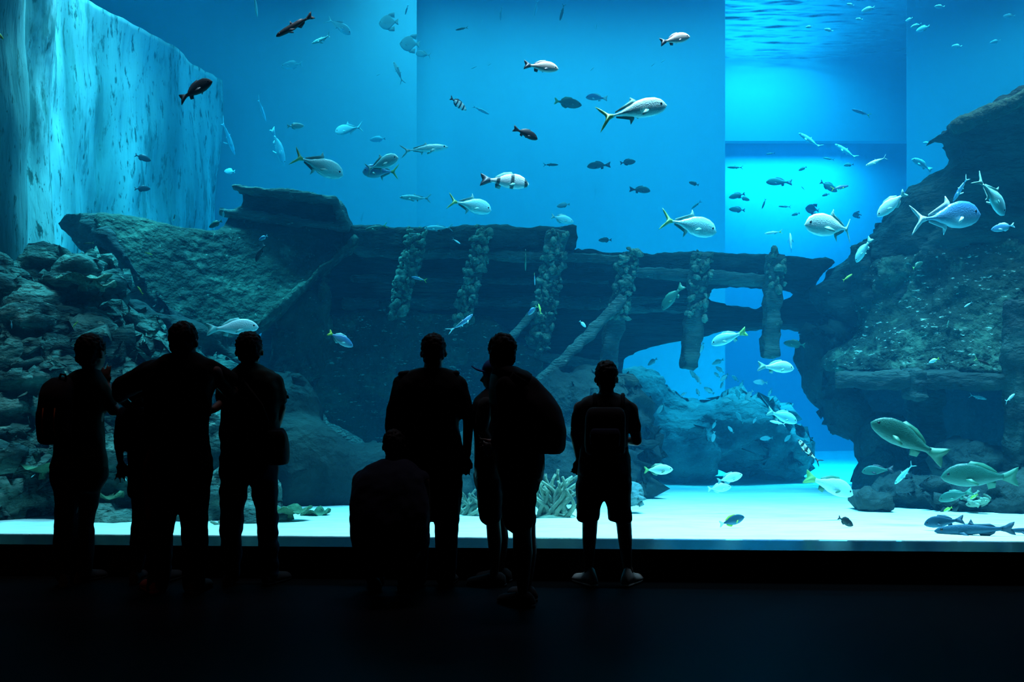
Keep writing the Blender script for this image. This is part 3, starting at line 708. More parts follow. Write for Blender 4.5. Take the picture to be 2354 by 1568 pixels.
# ---- upper water, left to right
fish('slim', (8, 90), (-34, 52), 9.5, LM, 'yellow green fish half cut off by the left edge high up', name='wrasse')
fish('snapper', (493, 192), (404, 224), 8.3, DK, 'dark fish with forked tail against the pale left side wall', -20, .1)
fish('cobia', (638, 88), (716, 32), 8.3, DK, 'slender black fish pointing down to the left near the top', -15, .1)
fish('oval', (587, 32), (589, -6), 10, WH, 'tiny bright fish nose down at the top edge left of the slender black fish', 45)
fish('trevally', (804, 76), (757, 42), 15, PL, 'faint trevally curving down right below the top edge', 20, .5)
fish('slim', (714, 96), (768, 86), 12, SV, 'bright slim fish with open fins under the faint curving trevally', 25, .3)
fish('bat', (870, 52), (917, 52), 14.5, PL, 'pale round batfish near the top, the higher of two', 15)
fish('bat', (918, 98), (966, 104), 14.5, PL, 'pale round batfish near the top, the lower of two', 15)
fish('trevally', (955, 120), (992, 130), 14.5, PL, 'small pale fish touching the lower round batfish', 25)
fish('oval', (645, 152), (696, 148), 16, PL, 'faint oval fish below the slender black fish', 10)
fish('slim', (904, 140), (927, 186), 14, PL, 'pale fish diving steeply under the round batfish', 10, .5)
fish('slim', (528, 346), (522, 286), 16, PL, 'faint vertical fish by the right end of the left side wall', 55)
fish('slim', (604, 272), (600, 232), 16, PL, 'tiny faint vertical fish above the upright hanging fish', 55)
fish('snapper', (648, 376), (630, 300), 15, PL, 'upright pale fish hanging nose down with scaly flank', 30)
fish('oval', (699, 289), (661, 291), 11, WH, 'small bright fish above the large left trevally', 10)
fish('trevally', (769, 302), (834, 292), 14.5, PL, 'faint trevally facing left above two overlapping trevallies', 15, -.1)
fish('trevally', (786, 402), (676, 358), 9.8, SY, 'large silver blue trevally swimming down right over the bow deck', 15, .15)
fish('trevally', (918, 366), (836, 388), 10.2, SV, 'bright trevally pointing right, upper of the overlapping pair', -20, .1)
fish('trevally', (831, 392), (918, 398), 10.8, ('blue', 'silverfin', 'yellowfin'), 'bluish trevally pointing left, lower of the overlapping pair', 20, 0)
fish('slim', (1029, 334), (926, 350), 10.5, SV, 'slender silver trevally right of the overlapping pair', 20, .2)
fish('oval', (850, 322), (887, 318), 17, PL, 'very faint oval fish behind the pair of trevallies', 0)
fish('oval', (347, 370), (310, 356), 13.0, DK, 'small dark fish in front of the left side wall, upper of two')
fish('oval', (346, 434), (309, 434), 13.0, DK, 'small dark fish in front of the left side wall, lower of two')
fish('oval', (513, 392), (543, 396), 15, PL, 'small pale oval fish above the bow deck block', 30)
fish('oval', (1071, 250), (1036, 228), 11, SP, 'small bright fish with dark marks left of the dark diamond shaped fish', 35)
fish('slim', (1125, 262), (1085, 244), 16, PL, 'faint curved fish right beside the small marked fish', 10)
fish('snapper', (1284, 157), (1203, 152), 8.5, CR, 'cream backed snapper with dark tail, upper middle', 10, -.1)
fish('snapper', (1587, 82), (1515, 101), 8.5, CR, 'cream backed snapper with dark tail near the top right of centre', 10, -.1)
fish('jack', (1535, 238), (1382, 272), 8.4, ('whitebelly', 'silverfin', 'yellowfin'), 'largest white silver trevally with yellow tail tips in the upper middle', 12, .3, name='trevally')
fish('snapper', (1236, 318), (1180, 297), 8.7, DK, 'dark diamond shaped fish under the cream snapper', 20)
fish('oval', (1338, 240), (1274, 234), 13, OY, 'green blue fish with yellowish tail left of the largest trevally', 15)
fish('snapper', (1347, 222), (1396, 228), 13.5, BB, 'dim blue grey fish facing left above the green blue fish', 15)
for i, (n_, t_, k) in enumerate((((1350, 382), (1403, 380), 'snapper'), ((1462, 370), (1425, 376), 'oval'), ((1496, 438), (1446, 436), 'snapper'), ((1284, 378), (1248, 380), 'slim'), ((1376, 552), (1406, 552), 'oval'), ((1584, 418), (1606, 426), 'oval'))):
    fish(k, n_, t_, 15.5, ('olive', 'darkfin', 'darkfin'), 'dim dark fish left of the bright alcove, ' + ['with forked tail to the right', 'shorter, above the middle', 'lowest one', 'slim and furthest from the alcove', 'just above the broken top rail', 'nearest to the alcove edge'][i], 15)
fish('snapper', (1216, 422), (1106, 414), 9.2, BR, 'bright white fish with dark upright bars in the centre', 15, .1, name='barred_snapper')
fish('slim', (917, 452), (992, 458), 11.5, SV, 'slim silver fish facing left above the ship side', 15)
fish('trevally', (1129, 482), (1034, 462), 9.8, SY, 'silver trevally with yellow fins just above the top rail', 20, .2)
fish('oval', (1319, 510), (1267, 498), 11.5, SV, 'small silver fish over the end of the upper top rail', 15)
fish('slim', (838, 528), (892, 518), 12, OY, 'greenish slim fish skimming the rail beside the bow', 10)
fish('slim', (974, 524), (1042, 524), 12, SV, 'silver fish half sunk behind the rail line left of centre', 10)
fish('oval', (1280, 474), (1310, 470), 13, PL, 'faint fish right above the small silver fish over the rail', 20)
fish('trevally', (1650, 532), (1521, 504), 9.2, SY, 'silver trevally swimming right just left of the bright alcove', 15, .15)
fish('trevally', (1844, 520), (1990, 522), 9.0, WH, 'white trevally facing left below the bright alcove', -15, -.5)
fish('oval', (2019, 497), (2079, 443), 9.4, WH, 'bright white fish diving down left beside the ship stern', 10)
fish('trevally', (2264, 490), (2092, 508), 9.2, ('blue', 'palefin', 'palefin'), 'big blue grey trevally facing right in front of the stern', 15, .1)
fish('trevally', (2318, 492), (2246, 408), 8.8, SV, 'tall bright trevally diving down right at the right edge', 20, .2)
fish('snapper', (1973, 602), (1998, 548), 9.6, SV, 'silver fish nose down at the edge of the stern', 25)
fish('slim', (1758, 537), (1798, 533), 11, ('silver', 'silverfin', 'limefin'), 'small silver fish with lime tail above the rail under the alcove', 15)
fish('oval', (1821, 534), (1814, 578), 11, WH, 'bright fish seen head up just above the right rail', 40)
fish('slim', (1992, 380), (2037, 362), 10.5, WH, 'small bright slim fish slanting up right of the alcove', 15)
# dark shapes in front of the alcove
al = [((1762, 418), (1820, 420), 'snapper', 'dark fish facing left, largest shape in the alcove'), ((1852, 478), (1882, 484), 'bat', 'dark tall fish low in the alcove'),
      ((1926, 440), (1884, 418), 'oval', 'dark fish overlapping the lime tailed fish in the alcove'), ((1672, 384), (1708, 386), 'slim', 'small dim fish at the upper left corner of the bright glow'),
      ((1676, 454), (1712, 446), 'oval', 'upper grey fish at the left edge of the alcove'), ((1724, 460), (1700, 454), 'oval', 'small dark fish touching the upper grey fish in the alcove'),
      ((1676, 480), (1712, 484), 'oval', 'lower grey fish at the left edge of the alcove'), ((1752, 480), (1760, 456), 'slim', 'thin dim fish slanting in the middle of the alcove'),
      ((1790, 474), (1818, 476), 'slim', 'thin dim fish low in the middle of the alcove'), ((1960, 495), (1980, 493), 'bat', 'round dark fish at the right side of the alcove'),
      ((1836, 392), (1854, 384), 'oval', 'faint fish in the upper glow of the alcove'), ((1940, 380), (1962, 378), 'oval', 'faint round fish in the upper right glow of the alcove'),
      ((1842, 428), (1850, 438), 'slim', 'tiny slanting fish right of the largest dark shape'), ((1762, 354), (1782, 352), 'slim', 'tiny fish highest in the lower glow of the alcove'),
      ((1892, 362), (1918, 368), 'slim', 'dim slim fish at the top right of the alcove glow'), ((1820, 495), (1838, 490), 'oval', 'tiny dim fish near the rail in the alcove'),
      ((1590, 480), (1612, 462), 'slim', 'slanting dim fish just left of the alcove'), ((1890, 450), (1906, 446), 'oval', 'tiny dim fish below the dark pair in the alcove')]
for n_, t_, k, lb in al: fish(k, n_, t_, 17, ('olive', 'darkfin', 'darkfin') if k != 'bat' else DK, lb, 10)
fish('slim', (1953, 426), (1908, 436), 11, ('blue', 'limefin', 'limefin'), 'small blue fish with bright lime tail in front of the dark pair', 15)
fish('slim', (1838, 304), (1886, 342), 16, PL, 'faint slanting fish with a yellowish fin in the upper alcove', 15)
fish('slim', (1960, 250), (2000, 268), 14, ('blue', 'palefin', 'yellowfin'), 'faint blue fish with yellow tail right of the alcove top', 15)
fish('slim', (1922, 330), (1968, 366), 16, PL, 'faint slanting fish at the right rim of the alcove', 15)
fish('snapper', (2096, 366), (2142, 392), 15, PL, 'faint fish near the top of the stern slope')
for i, (px, py, s) in enumerate(((2090, 44, 12), (2106, 60, 24), (2122, 64, 22), (2288, 98, 20), (2128, 62, 14), (2200, 105, 18), (2160, 18, 24), (1905, 70, 20), (1860, 62, 16), (1996, 22, 26), (1975, 46, 16), (2320, 36, 20), (1955, 10, 16), (2130, 328, 14), (2160, 315, 14))):
    fish('oval', (px-s/2, py+random.uniform(-4, 4)), (px+s/2, py+random.uniform(-4, 4)), 15, WH if s > 20 and i < 4 else PL, 'tiny pale fish scattered near the surface at the top right', random.uniform(0, 50), group='tiny pale fish near the surface')
for i, (px, py, s, an) in enumerate(((1232, 18, 34, 80), (1292, 28, 36, 75), (1371, 60, 14, 80), (1502, 148, 14, 40), (1362, 158, 12, 40), (1126, 148, 10, 40), (1090, 155, 16, 20), (1108, 48, 12, 60), (1062, 66, 30, 5), (935, 22, 22, 70), (870, 172, 10, 20), (1152, 30, 30, 85), (1525, 140, 12, 30))):
    c_, s_ = math.cos(R(an))*s/2, math.sin(R(an))*s/2
    fish('slim', (px-c_, py+s_), (px+c_, py-s_), 16, OL if i in (8, 1) else PL, 'small faint fish scattered near the surface at the top middle', 20, group='faint fish near the surface')
# ---- in front of the wreck and reef
fish('snapper', (592, 752), (478, 758), 9.0, ('pale', 'silverfin', 'silverfin'), 'grey blue snapper just above two visitors heads on the left', 10, -.1)
fish('oval', (810, 797), (757, 764), 8.9, ('blue', 'silverfin', 'limefin'), 'blue fusilier with lime green tail between the two visitor groups', 15, .1, name='fusilier')
fish('slim', (1086, 722), (1046, 762), 9.4, BB, 'curved pale blue fish above the broad shouldered visitor', 25, .9)
fish('oval', (1347, 752), (1332, 738), 10, WH, 'tiny white fish beside the long diagonal brace', 20)
fish('snapper', (1524, 712), (1568, 656), 11.2, OL, 'large dim green fish slanting in front of the ship side', 20)
fish('slim', (1208, 620), (1208, 582), 10, OL, 'small green fish seen from above between two crusted ribs', 50)
fish('oval', (1230, 655), (1228, 630), 10, BL, 'tiny blue fish with yellow tail below the small green fish', 40)
fish('oval', (1214, 724), (1234, 704), 10, BL, 'small blue fish with yellow tail beside the third rib', 20)
fish('slim', (1238, 698), (1244, 724), 10.2, LM, 'thin lime fish beside the small blue fish at the third rib', 20)
fish('slim', (945, 636), (982, 646), 10.8, ('blue', 'limefin', 'limefin'), 'small fish with lime tail in front of the first rib', 20)
fish('slim', (1058, 560), (1040, 549), 10.8, WH, 'tiny white fish under the top rail between the first two ribs', 20)
fish('slim', (314, 658), (331, 678), 9.8, LM, 'bright lime fish in front of the dark stem timber', 20)
fish('slim', (350, 586), (334, 580), 9.8, LM, 'tiny lime and white fish on the bow hull', 20)
fish('slim', (194, 560), (216, 558), 9.8, OY, 'thin yellowish fish under the tip of the bow')
fish('slim', (166, 754), (180, 738), 9.3, LM, 'small lime fish above the head of the backpack visitor', 10)
fish('slim', (60, 834), (76, 818), 9.3, LM, 'dull lime fish on the left rock stack', 10)
fish('slim', (26, 756), (27, 736), 9.3, PL, 'tiny pale upright fish at the left rocks', 10)
fish('oval', (479, 522), (512, 508), 11.2, OL, 'green oval fish on the upper edge of the bow', 15)
fish('oval', (512, 500), (515, 484), 11.3, WH, 'tiny white fish above the green oval fish', 20)
fish('oval', (594, 552), (616, 542), 11, BB, 'small bright blue fish over the middle of the bow hull', 15)
fish('snapper', (586, 600), (610, 562), 10.8, DK, 'dark fish nose down on the bow hull', 20)
fish('slim', (290, 1106), (282, 1092), 8.6, WH, 'tiny white fish by the hand of the small visitor with hanging arm', 20)
fish('slim', (70, 1098), (82, 1090), 8.6, WH, 'tiny white fish beneath the coral shelf at the left edge', 20)
fish('slim', (402, 492), (399, 508), 11, OY, 'tiny yellowish fish above the bow top edge', 10)
# ---- arch and right side
fish('snapper', (1638, 792), (1714, 762), 9.6, SY, 'silver fish with yellow tail under the top of the arch', 20, .1)
fish('snapper', (1828, 848), (1742, 842), 9.2, WH, 'bright white fish with glowing head in the arch', 15, .1)
fish('snapper', (1835, 972), (1759, 944), 9.4, SV, 'silver snapper facing right low in the arch', 15, -.1)
fish('slim', (1770, 968), (1806, 976), 10, PL, 'pale fish hidden behind the silver snapper low in the arch', 10)
fish('oval', (1548, 1080), (1480, 1080), 8.8, ('pale', 'olivefin', 'yellowfin'), 'oval silver green fish right beside the boy with the pale shoes', 10)
fish('oval', (1708, 1092), (1648, 1106), 9.2, ('pale', 'silverfin', 'silverfin'), 'silver oval fish over the sand, upper of two', 10)
fish('oval', (1682, 1120), (1626, 1124), 9.6, PL, 'silver blue fish over the sand, lower of two', 10)
fish('oval', (1802, 788), (1850, 794), 12.4, OL, 'dim fish beside the hanging rib end at the right of the arch', 10)
fish('oval', (1732, 878), (1764, 880), 12.5, PL, 'pale oval fish below the bright fish in the arch', 10)
fish('slim', (1832, 1010), (1882, 1066), 8.9, SP, 'black and white blotched fish in front of the bright gap', -15, .3, name='sweetlips')
fish('snapper', (2006, 972), (2166, 1052), 8.5, OL, 'large olive emperor fish slanting down right over the dark hollow', 8, .1, name='emperor_fish')
fish('snapper', (2168, 1098), (2340, 1096), 8.7, OL, 'large olive emperor fish facing left at the right edge', 8, -.1, name='emperor_fish')
fish('snapper', (1966, 1140), (1850, 1094), 8.9, ('pale', 'olivefin', 'yellowfin'), 'olive fish with yellow tail in front of the bright gap', 15, .1, name='emperor_fish')
fish('slim', (2060, 1114), (2098, 1064), 9.0, SV, 'thin silver fish slanting between the two large olive fish', 15)
fish('snapper', (2162, 1152), (2232, 1128), 9.4, OL, 'dim greenish fish under the right large olive fish', 15)
fish('oval', (2170, 1176), (2188, 1166), 9.2, LM, 'tiny lime fish above the sand under the stern', 10)
fish('oval', (2232, 1148), (2246, 1136), 9.4, LM, 'dull lime fish left of the pale coral tuft', 20)
fish('oval', (2136, 834), (2158, 824), 9.4, ('whitebelly', 'limefin', 'limefin'), 'small white and lime fish at the lower edge of the stern plating', 10)
fish('slim', (2278, 840), (2238, 824), 9.2, DY, 'thin dark fish with yellow tail on the stern plating', 10)
fish('slim', (2218, 706), (2234, 694), 9.4, WH, 'tiny white curved fish on the stern plating', 20)
fish('oval', (2124, 602), (2096, 618), 10.2, OY, 'greenish fish with yellow tail on the upper stern', 20)
fish('slim', (1960, 630), (1936, 646), 10.4, LM, 'thin yellow green fish at the front edge of the stern', 10)
fish('oval', (2280, 528), (2330, 518), 10, BB, 'dim blue fish under the tall diving trevally', 10)
fish('slim', (2182, 736), (2176, 754), 10, OL, 'tiny dull fish on the stern plating', 10)
fish('slim', (2270, 918), (2226, 908), 11.5, PL, 'dim thin fish in the dark hollow of the stern', 10)
fish('slim', (2338, 906), (2306, 924), 9.6, PL, 'pale fish tail beside the right post', 30)
fish('snapper', (1984, 1086), (2052, 1078), 10, ('olive', 'darkfin', 'darkfin'), 'dark dim fish resting left of the thin silver fish', 15)
fish('slim', (2200, 460), (2216, 410), 10.4, BB, 'dim blue vertical fish above the big blue grey trevally', 40)
fish('oval', (1714, 1190), (1654, 1204), 8.3, ('ray', 'limefin', 'palefin'), 'dark teal fish with yellow fins low over the white sand', 20, .1)
fish('oval', (1964, 1210), (1924, 1188), 8.3, DK, 'small dark fish low over the white sand, right one', 20)
fish('snapper', (2130, 1208), (2210, 1192), 8.0, RY, 'blue slender fish low over the sand at the right', 20, name='fish')
fish('cobia', (2160, 1226), (2320, 1210), 7.8, RY, 'larger long blue fish just above the sill at the right', 20, name='fish')
fish('cobia', (2326, 1222), (2400, 1218), 7.8, RY, 'blue fish tail at the lower right corner of the glass', 20, name='fish')
rnd = random.Random(5)
for i, (px, py) in enumerate(((1500, 832), (1612, 800), (1650, 832), (1655, 850), (1648, 862), (1594, 862), (1604, 872), (1690, 870), (1704, 884), (1660, 884), (1630, 898), (1604, 902), (1572, 906), (1672, 920), (1696, 906), (1722, 908), (1716, 924), (1770, 902), (1774, 836), (1490, 944), (1518, 940), (1482, 962), (1642, 976), (1680, 988), (1640, 1004), (1762, 1008), (1812, 1006), (1735, 966), (1700, 960), (1665, 868))):
    s = rnd.uniform(16, 30); a = rnd.uniform(-80, 80); c_, s_ = math.cos(R(a))*s/2, math.sin(R(a))*s/2
    fish('oval', (px-c_, py+s_), (px+c_, py-s_), rnd.uniform(12.8, 13.6), WH if i % 3 else PL, 'small whitish fish of the loose school inside the wreck arch', rnd.uniform(0, 35), group='small fish schooling in the wreck arch')
# ================================================================ visitors
M['skin'] = plain('skin', (.08, .045, .032), .6, .4)
M['hair'] = plain('black_hair', (.005, .005, .005), .7, .1)
def cloth(name, c): M[name] = plain(name, c, .95, .1)
cloth('cloth_black', (.006, .007, .008)); cloth('cloth_navy', (.006, .009, .02)); cloth('cloth_grey', (.02, .024, .026)); cloth('denim', (.010, .016, .03))
cloth('cloth_green', (.015, .03, .025)); cloth('pack_fabric', (.008, .008, .010)); cloth('pack_warm_lit', (.22, .06, .015)); cloth('cloth_warm_lit', (.09, .018, .008))  # rust and orange paint in warm hall light
cloth('cap_lit_blue', (.02, .06, .18)); cloth('shoe_white', (.45, .5, .5)); cloth('shoe_dark', (.03, .035, .04)); cloth('shoe_warm_lit', (.16, .03, .02)); cloth('sole_white', (.4, .45, .45))  # cap blue and shoe red are tank and hall light put into colour

class Fig:
    """one visitor; joints are (px, py, dy) where dy is metres deeper than the figure's own distance Y"""
    def __init__(s, Y, foot_px, label):
        s.Y = Y; s.r = empty('person', Vector(((foot_px-1177)*Y/F, Y, 0)), label, 'person')
        s.body = MB(); s.k = Y/F
    def p(s, q):
        return at(q[0], q[1], s.Y+(q[2] if len(q) > 2 else 0))
    def limb(s, pts, b=None, sq=1.0):
        b = b or s.body
        for a, c in zip(pts[:-1], pts[1:]):
            b.capsule(s.p(a), a[3]*s.k, s.p(c), c[3]*s.k, sq)
        return b
    def loft(s, st, b=None, n=28):
        """stations (px, py, dy, half width px, half depth m)"""
        b = b or s.body; st = cat_rom(st, 4); rs = []
        for (x, y, dy, rx, ry) in st:
            c = s.p((x, y, dy)); w_ = rx*s.k
            ring = []
            for j in range(n):
                a = 2*PI*j/n; ca, sa = math.cos(a), math.sin(a)
                e = .78
                ring.append(c+Vector((w_*abs(ca)**e*(1 if ca > 0 else -1), ry*abs(sa)**e*(1 if sa > 0 else -1), 0)))
            rs.append(ring)
        b.rings(rs); return b
    def head(s, px, py, rx, ry, yaw=0, dy=0, tilt=0, hair='short', flat=0, neck=True, neck_to=None, nw=21):
        """px,py centre of the skull, rx/ry half sizes in px; yaw 0 = facing the tank, + turned right, - turned left"""
        c = s.p((px, py, dy)); k = s.k; W_ = rx*k; H_ = ry*k
        rot = Matrix.Rotation(R(-yaw), 3, 'Z') @ Matrix.Rotation(R(tilt), 3, 'X')
        def q(x, y, z): return c+rot @ Vector((x*W_, y*W_, z*H_))
        B = s.body
        B.ell(q(0, -.08, .22), (W_*.93, W_*1.12, H_*.74), rot, 20, 14)          # skull
        B.ell(q(0, .18, -.30), (W_*.76, W_*.86, H_*.60), rot, 18, 12)           # face
        B.ell(q(0, .48, -.74), (W_*.40, W_*.36, H_*.22), rot, 12, 8)            # chin
        B.capsule(q(0, 1.0, .02), W_*.10, q(0, 1.22, -.28), W_*.16, 1, 8)       # nose
        B.ell(q(0, .96, .18), (W_*.6, W_*.14, H_*.07), rot, 12, 6)              # brow
        B.ell(q(0, .98, -.50), (W_*.28, W_*.12, H_*.05), rot, 10, 6); B.ell(q(0, .94, -.60), (W_*.24, W_*.12, H_*.05), rot, 10, 6)   # lips
        for sd in (-1, 1):
            B.ell(q(sd*.98, -.02, -.10), (W_*.12, W_*.22, H_*.22), rot @ Matrix.Rotation(R(12*sd), 3, 'Z'), 10, 8)   # ears
            MB().ell(q(sd*.36, .88, .02), (W_*.13, W_*.12, W_*.12), None, 10, 8).build('eye', FM['eye'], s.r)
        nt = neck_to or (px, py+ry*1.25, dy)
        B.capsule(q(0, -.15, -.35), nw*k*.95, s.p(nt), nw*k*1.05, .95, 16)
        # hair
        h = MB()
        if hair == 'short':
            h.ell(q(0, -.16, .30), (W_*1.0, W_*1.18, H_*.74), rot, 20, 12); h.ell(q(0, -.42, -.14), (W_*.88, W_*.82, H_*.58), rot, 18, 10)
            if flat: h.ell(q(0, -.05, .62), (W_*.86, W_*.9, H_*.42), rot, 16, 10)
        h.build('hair', M['hair'], s.r, voxel=.009, disp=[(.010, .02), (.006, .008)], sm_iter=2)
        return q, rot, W_, H_
    def hand(s, wrist, tip, spread=1.0, thumb=1, curl=.3, sz=1.0):
        """palm, four unequal fingers and a thumb from wrist towards tip (world points)"""
        B = s.body; d = (tip-wrist).normalized(); up = Vector((0, 1, 0)); sd = d.cross(up)
        if sd.length < .2: sd = d.cross(Vector((0, 0, 1)))
        sd.normalize(); n = sd.cross(d).normalized()
        pm = wrist+d*.05*sz
        B.capsule(wrist, .022*sz, pm, .030*sz, .55, 10); B.capsule(pm-sd*.014, .026*sz, pm+d*.035*sz-sd*.010, .022*sz, .6, 10); B.capsule(pm+sd*.014, .026*sz, pm+d*.035*sz+sd*.010, .022*sz, .6, 10)
        for i, (o, L) in enumerate(((-.031, .062), (-.010, .075), (.011, .070), (.031, .055))):
            a = pm+d*.04*sz+sd*o*sz; m_ = a+(d*.5*L+n*curl*L*.15+sd*o*.25*spread)*sz; t_ = m_+(d*.5*L*(1-curl*.3)+n*curl*L*.4+sd*o*.15*spread)*sz
            B.capsule(a, .0095*sz, m_, .0088*sz, 1, 8, 3); B.capsule(m_, .0088*sz, t_, .0074*sz, 1, 8, 3)
        a = wrist+d*.03*sz+sd*thumb*.024*sz; m_ = a+(d*.028+sd*thumb*.022)*sz; t_ = m_+(d*.028+sd*thumb*.005)*sz
        B.capsule(a, .012*sz, m_, .0105*sz, 1, 8, 3); B.capsule(m_, .0105*sz, t_, .009*sz, 1, 8, 3)
    def garment(s, name, b, m, voxel=.014, disp=None, label=None):
        o = b.build(name, M[m], s.r, voxel=voxel, disp=disp or [(.016, .13, 0, (1, 1, .7)), (.006, .05)], sm_iter=2)
        if label: o['label'] = label
        return o
    def shoe(s, px, py, ang, m='shoe_dark', dy=0, L=.27, sole=None, ht=.095):
        """px of the ankle, py of the sole; ang 0 = toes to the tank, 90 = toes right"""
        base = s.p((px, py, dy)); base.z = 0
        f = Vector((math.sin(R(ang)), math.cos(R(ang)), 0)); g = Vector((f.y, -f.x, 0))
        b = MB(); rs = []
        for t, w_, h in ((-.30, .020, .045), (-.28, .032, .075), (-.18, .036, ht), (-.02, .038, ht), (.15, .042, .085), (.38, .047, .068), (.58, .044, .058), (.68, .028, .045), (.71, .01, .03)):
            c = base+f*t*L; ring = []
            for k in range(14):
                a = 2*PI*k/14; z = math.sin(a)
                ring.append(c+g*(w_*math.cos(a)*(1.0 if z < .2 else .82))+Vector((0, 0, max(.006, h*.5+h*.5*z))))
            rs.append(ring)
        b.rings(rs); o = b.build('shoe', M[m], s.r)
        q = MB(); rs = []
        for t, w_ in ((-.31, .018), (-.27, .030), (-.1, .034), (.1, .036), (.35, .043), (.58, .040), (.69, .024), (.72, .010)):
            c = base+f*t*L; rs.append([c+g*w_*x+Vector((0, 0, z)) for x, z in ((-1, .001), (1, .001), (1.02, .02), (-1.02, .02))])
        q.rings(rs); so = q.build('sole', M[sole or m], o, local=True); so.data.transform(Matrix.Translation(-s.r.location))
        q = MB()
        for j in range(4):
            c = base+f*L*(.06+.085*j)+Vector((0, 0, .094-.013*j)); q.capsule(c-g*.022, .0035, c+g*.022, .0035, 1, 6, 2)
        l = q.build('laces', M[sole or m], o, local=True); l.data.transform(Matrix.Translation(-s.r.location))
        return o
    def foot(s, px, py, ang, dy=0):
        """bare ankle and foot inside the shoe so the body is whole"""
        base = s.p((px, py, dy)); base.z = 0; f = Vector((math.sin(R(ang)), math.cos(R(ang)), 0))
        s.body.capsule(base+Vector((0, 0, .055))-f*.04, .028, base+f*.13+Vector((0, 0, .035)), .022, 1, 10)
        s.body.capsule(base+Vector((0, 0, .10)), .032, base+Vector((0, 0, .05)), .030, 1, 10)
        return base+Vector((0, 0, .10))
    def done(s, voxel=.010):
        o = s.body.build('body', M['skin'], s.r, voxel=voxel, sm_iter=3); return o
def bag(name, label, cat, group=None, loc=None):
    return empty(name, loc, label, cat, group)

# ---- 1: leftmost young visitor with a backpack, one hand raised to the chin
P = Fig(7.04, 165, 'leftmost visitor with a backpack, one hand raised to the chin')
P.head(211, 813, 31, 45, yaw=22, neck_to=(206, 872, .0), nw=18)
P.loft([(196, 868, 0, 22, .07), (190, 890, 0, 50, .10), (186, 930, 0, 52, .115), (184, 1000, 0, 47, .11), (184, 1050, 0, 52, .12), (184, 1085, 0, 52, .12), (184, 1100, 0, 45, .10)])
P.limb([(150, 898, 0, 17), (132, 950, .02, 14), (150, 1000, .16, 11)], sq=1)
P.limb([(228, 895, 0, 17), (262, 944, .06, 14), (252, 900, .14, 10), (247, 884, .16, 8)], sq=1)
P.hand(P.p((247, 886, .16)), P.p((241, 840, .18)), curl=.5, sz=.95)
P.hand(P.p((152, 1002, .17)), P.p((178, 1010, .24)), curl=.5)
for (hx, kx, ax, dy) in ((160, 156, 150, -.04), (200, 192, 190, .06)):
    P.limb([(hx, 1080, dy, 30), (kx, 1195, dy, 22), (ax, 1310, dy, 14)]); P.foot(ax, 1340, -10 if ax < 160 else 30, dy)
b = MB()
P.loft([(205, 846, 0, 20, .07), (198, 860, 0, 34, .10), (192, 880, 0, 50, .12), (188, 905, 0, 56, .13), (186, 960, 0, 50, .135), (184, 1020, 0, 54, .135), (184, 1068, 0, 62, .145), (184, 1076, 0, 61, .145)], b)
P.limb([(150, 898, 0, 20), (134, 948, .02, 19)], b); P.limb([(230, 895, 0, 20), (254, 932, .05, 19)], b)
P.garment('shirt', b, 'cloth_green')
b = MB(); P.loft([(184, 1058, 0, 60, .14), (184, 1095, 0, 61, .14), (178, 1130, 0, 50, .12)], b)
P.limb([(158, 1095, -.04, 33), (152, 1190, -.04, 28), (146, 1322, -.04, 21)], b); P.limb([(204, 1095, .06, 36), (192, 1180, .06, 27), (191, 1318, .06, 21)], b)
P.garment('trousers', b, 'cloth_black')
b = MB(); b.box(P.p((143, 1035, -.13)), (.05, .01, .08)); o = b.build('hip_warm_light', M['cloth_warm_lit'], P.r); o['label'] = 'patch of warm light at the hip'  # warm light on the hip, added as a rust coloured patch
P.shoe(150, 1340, -15, 'shoe_dark', -.04); P.shoe(190, 1340, 30, 'shoe_dark', .06); P.done()
K = bag('backpack', 'black backpack edged with warm orange light on the leftmost visitor', 'backpack', None, P.p((128, 1018, -.17)))
b = MB(); P.loft([(140, 868, -.14, 18, .05), (134, 886, -.17, 34, .08), (128, 920, -.20, 36, .11), (126, 970, -.20, 36, .12), (128, 1012, -.19, 36, .11), (130, 1020, -.19, 30, .09)], b)
b.build('main_compartment', M['pack_fabric'], K, voxel=.014, disp=[(.012, .1)], sm_iter=2)
b = MB(); P.loft([(106, 935, -.22, 9, .07), (103, 950, -.24, 14, .085), (103, 1000, -.24, 12, .08), (107, 1012, -.22, 9, .06)], b)
o = b.build('side_pocket', M['pack_fabric'], K, voxel=.012, sm_iter=2)
for xs in (97, 124):
    b = MB(); b.tube([P.p((xs+2, 938, -.34)), P.p((xs-1, 970, -.345)), P.p((xs, 990, -.34)), P.p((xs+5, 1008, -.32))], .004); o2 = b.build('warm_light_line', M['pack_warm_lit'], K); o2['label'] = 'line of warm orange light'  # warm light on the pack, drawn as orange lines
b = MB(); b.tube([P.p((148, 882, -.12)), P.p((156, 868, -.04)), P.p((168, 872, .08)), P.p((168, 920, .15)), P.p((160, 980, .14)), P.p((150, 1005, -.10))], .018, 8); b.build('shoulder_strap', M['pack_fabric'], K)
b = MB(); b.tube([P.p((136, 872, -.17)), P.p((140, 860, -.19)), P.p((150, 862, -.19)), P.p((152, 872, -.17))], .008); b.build('grab_handle', M['pack_fabric'], K)

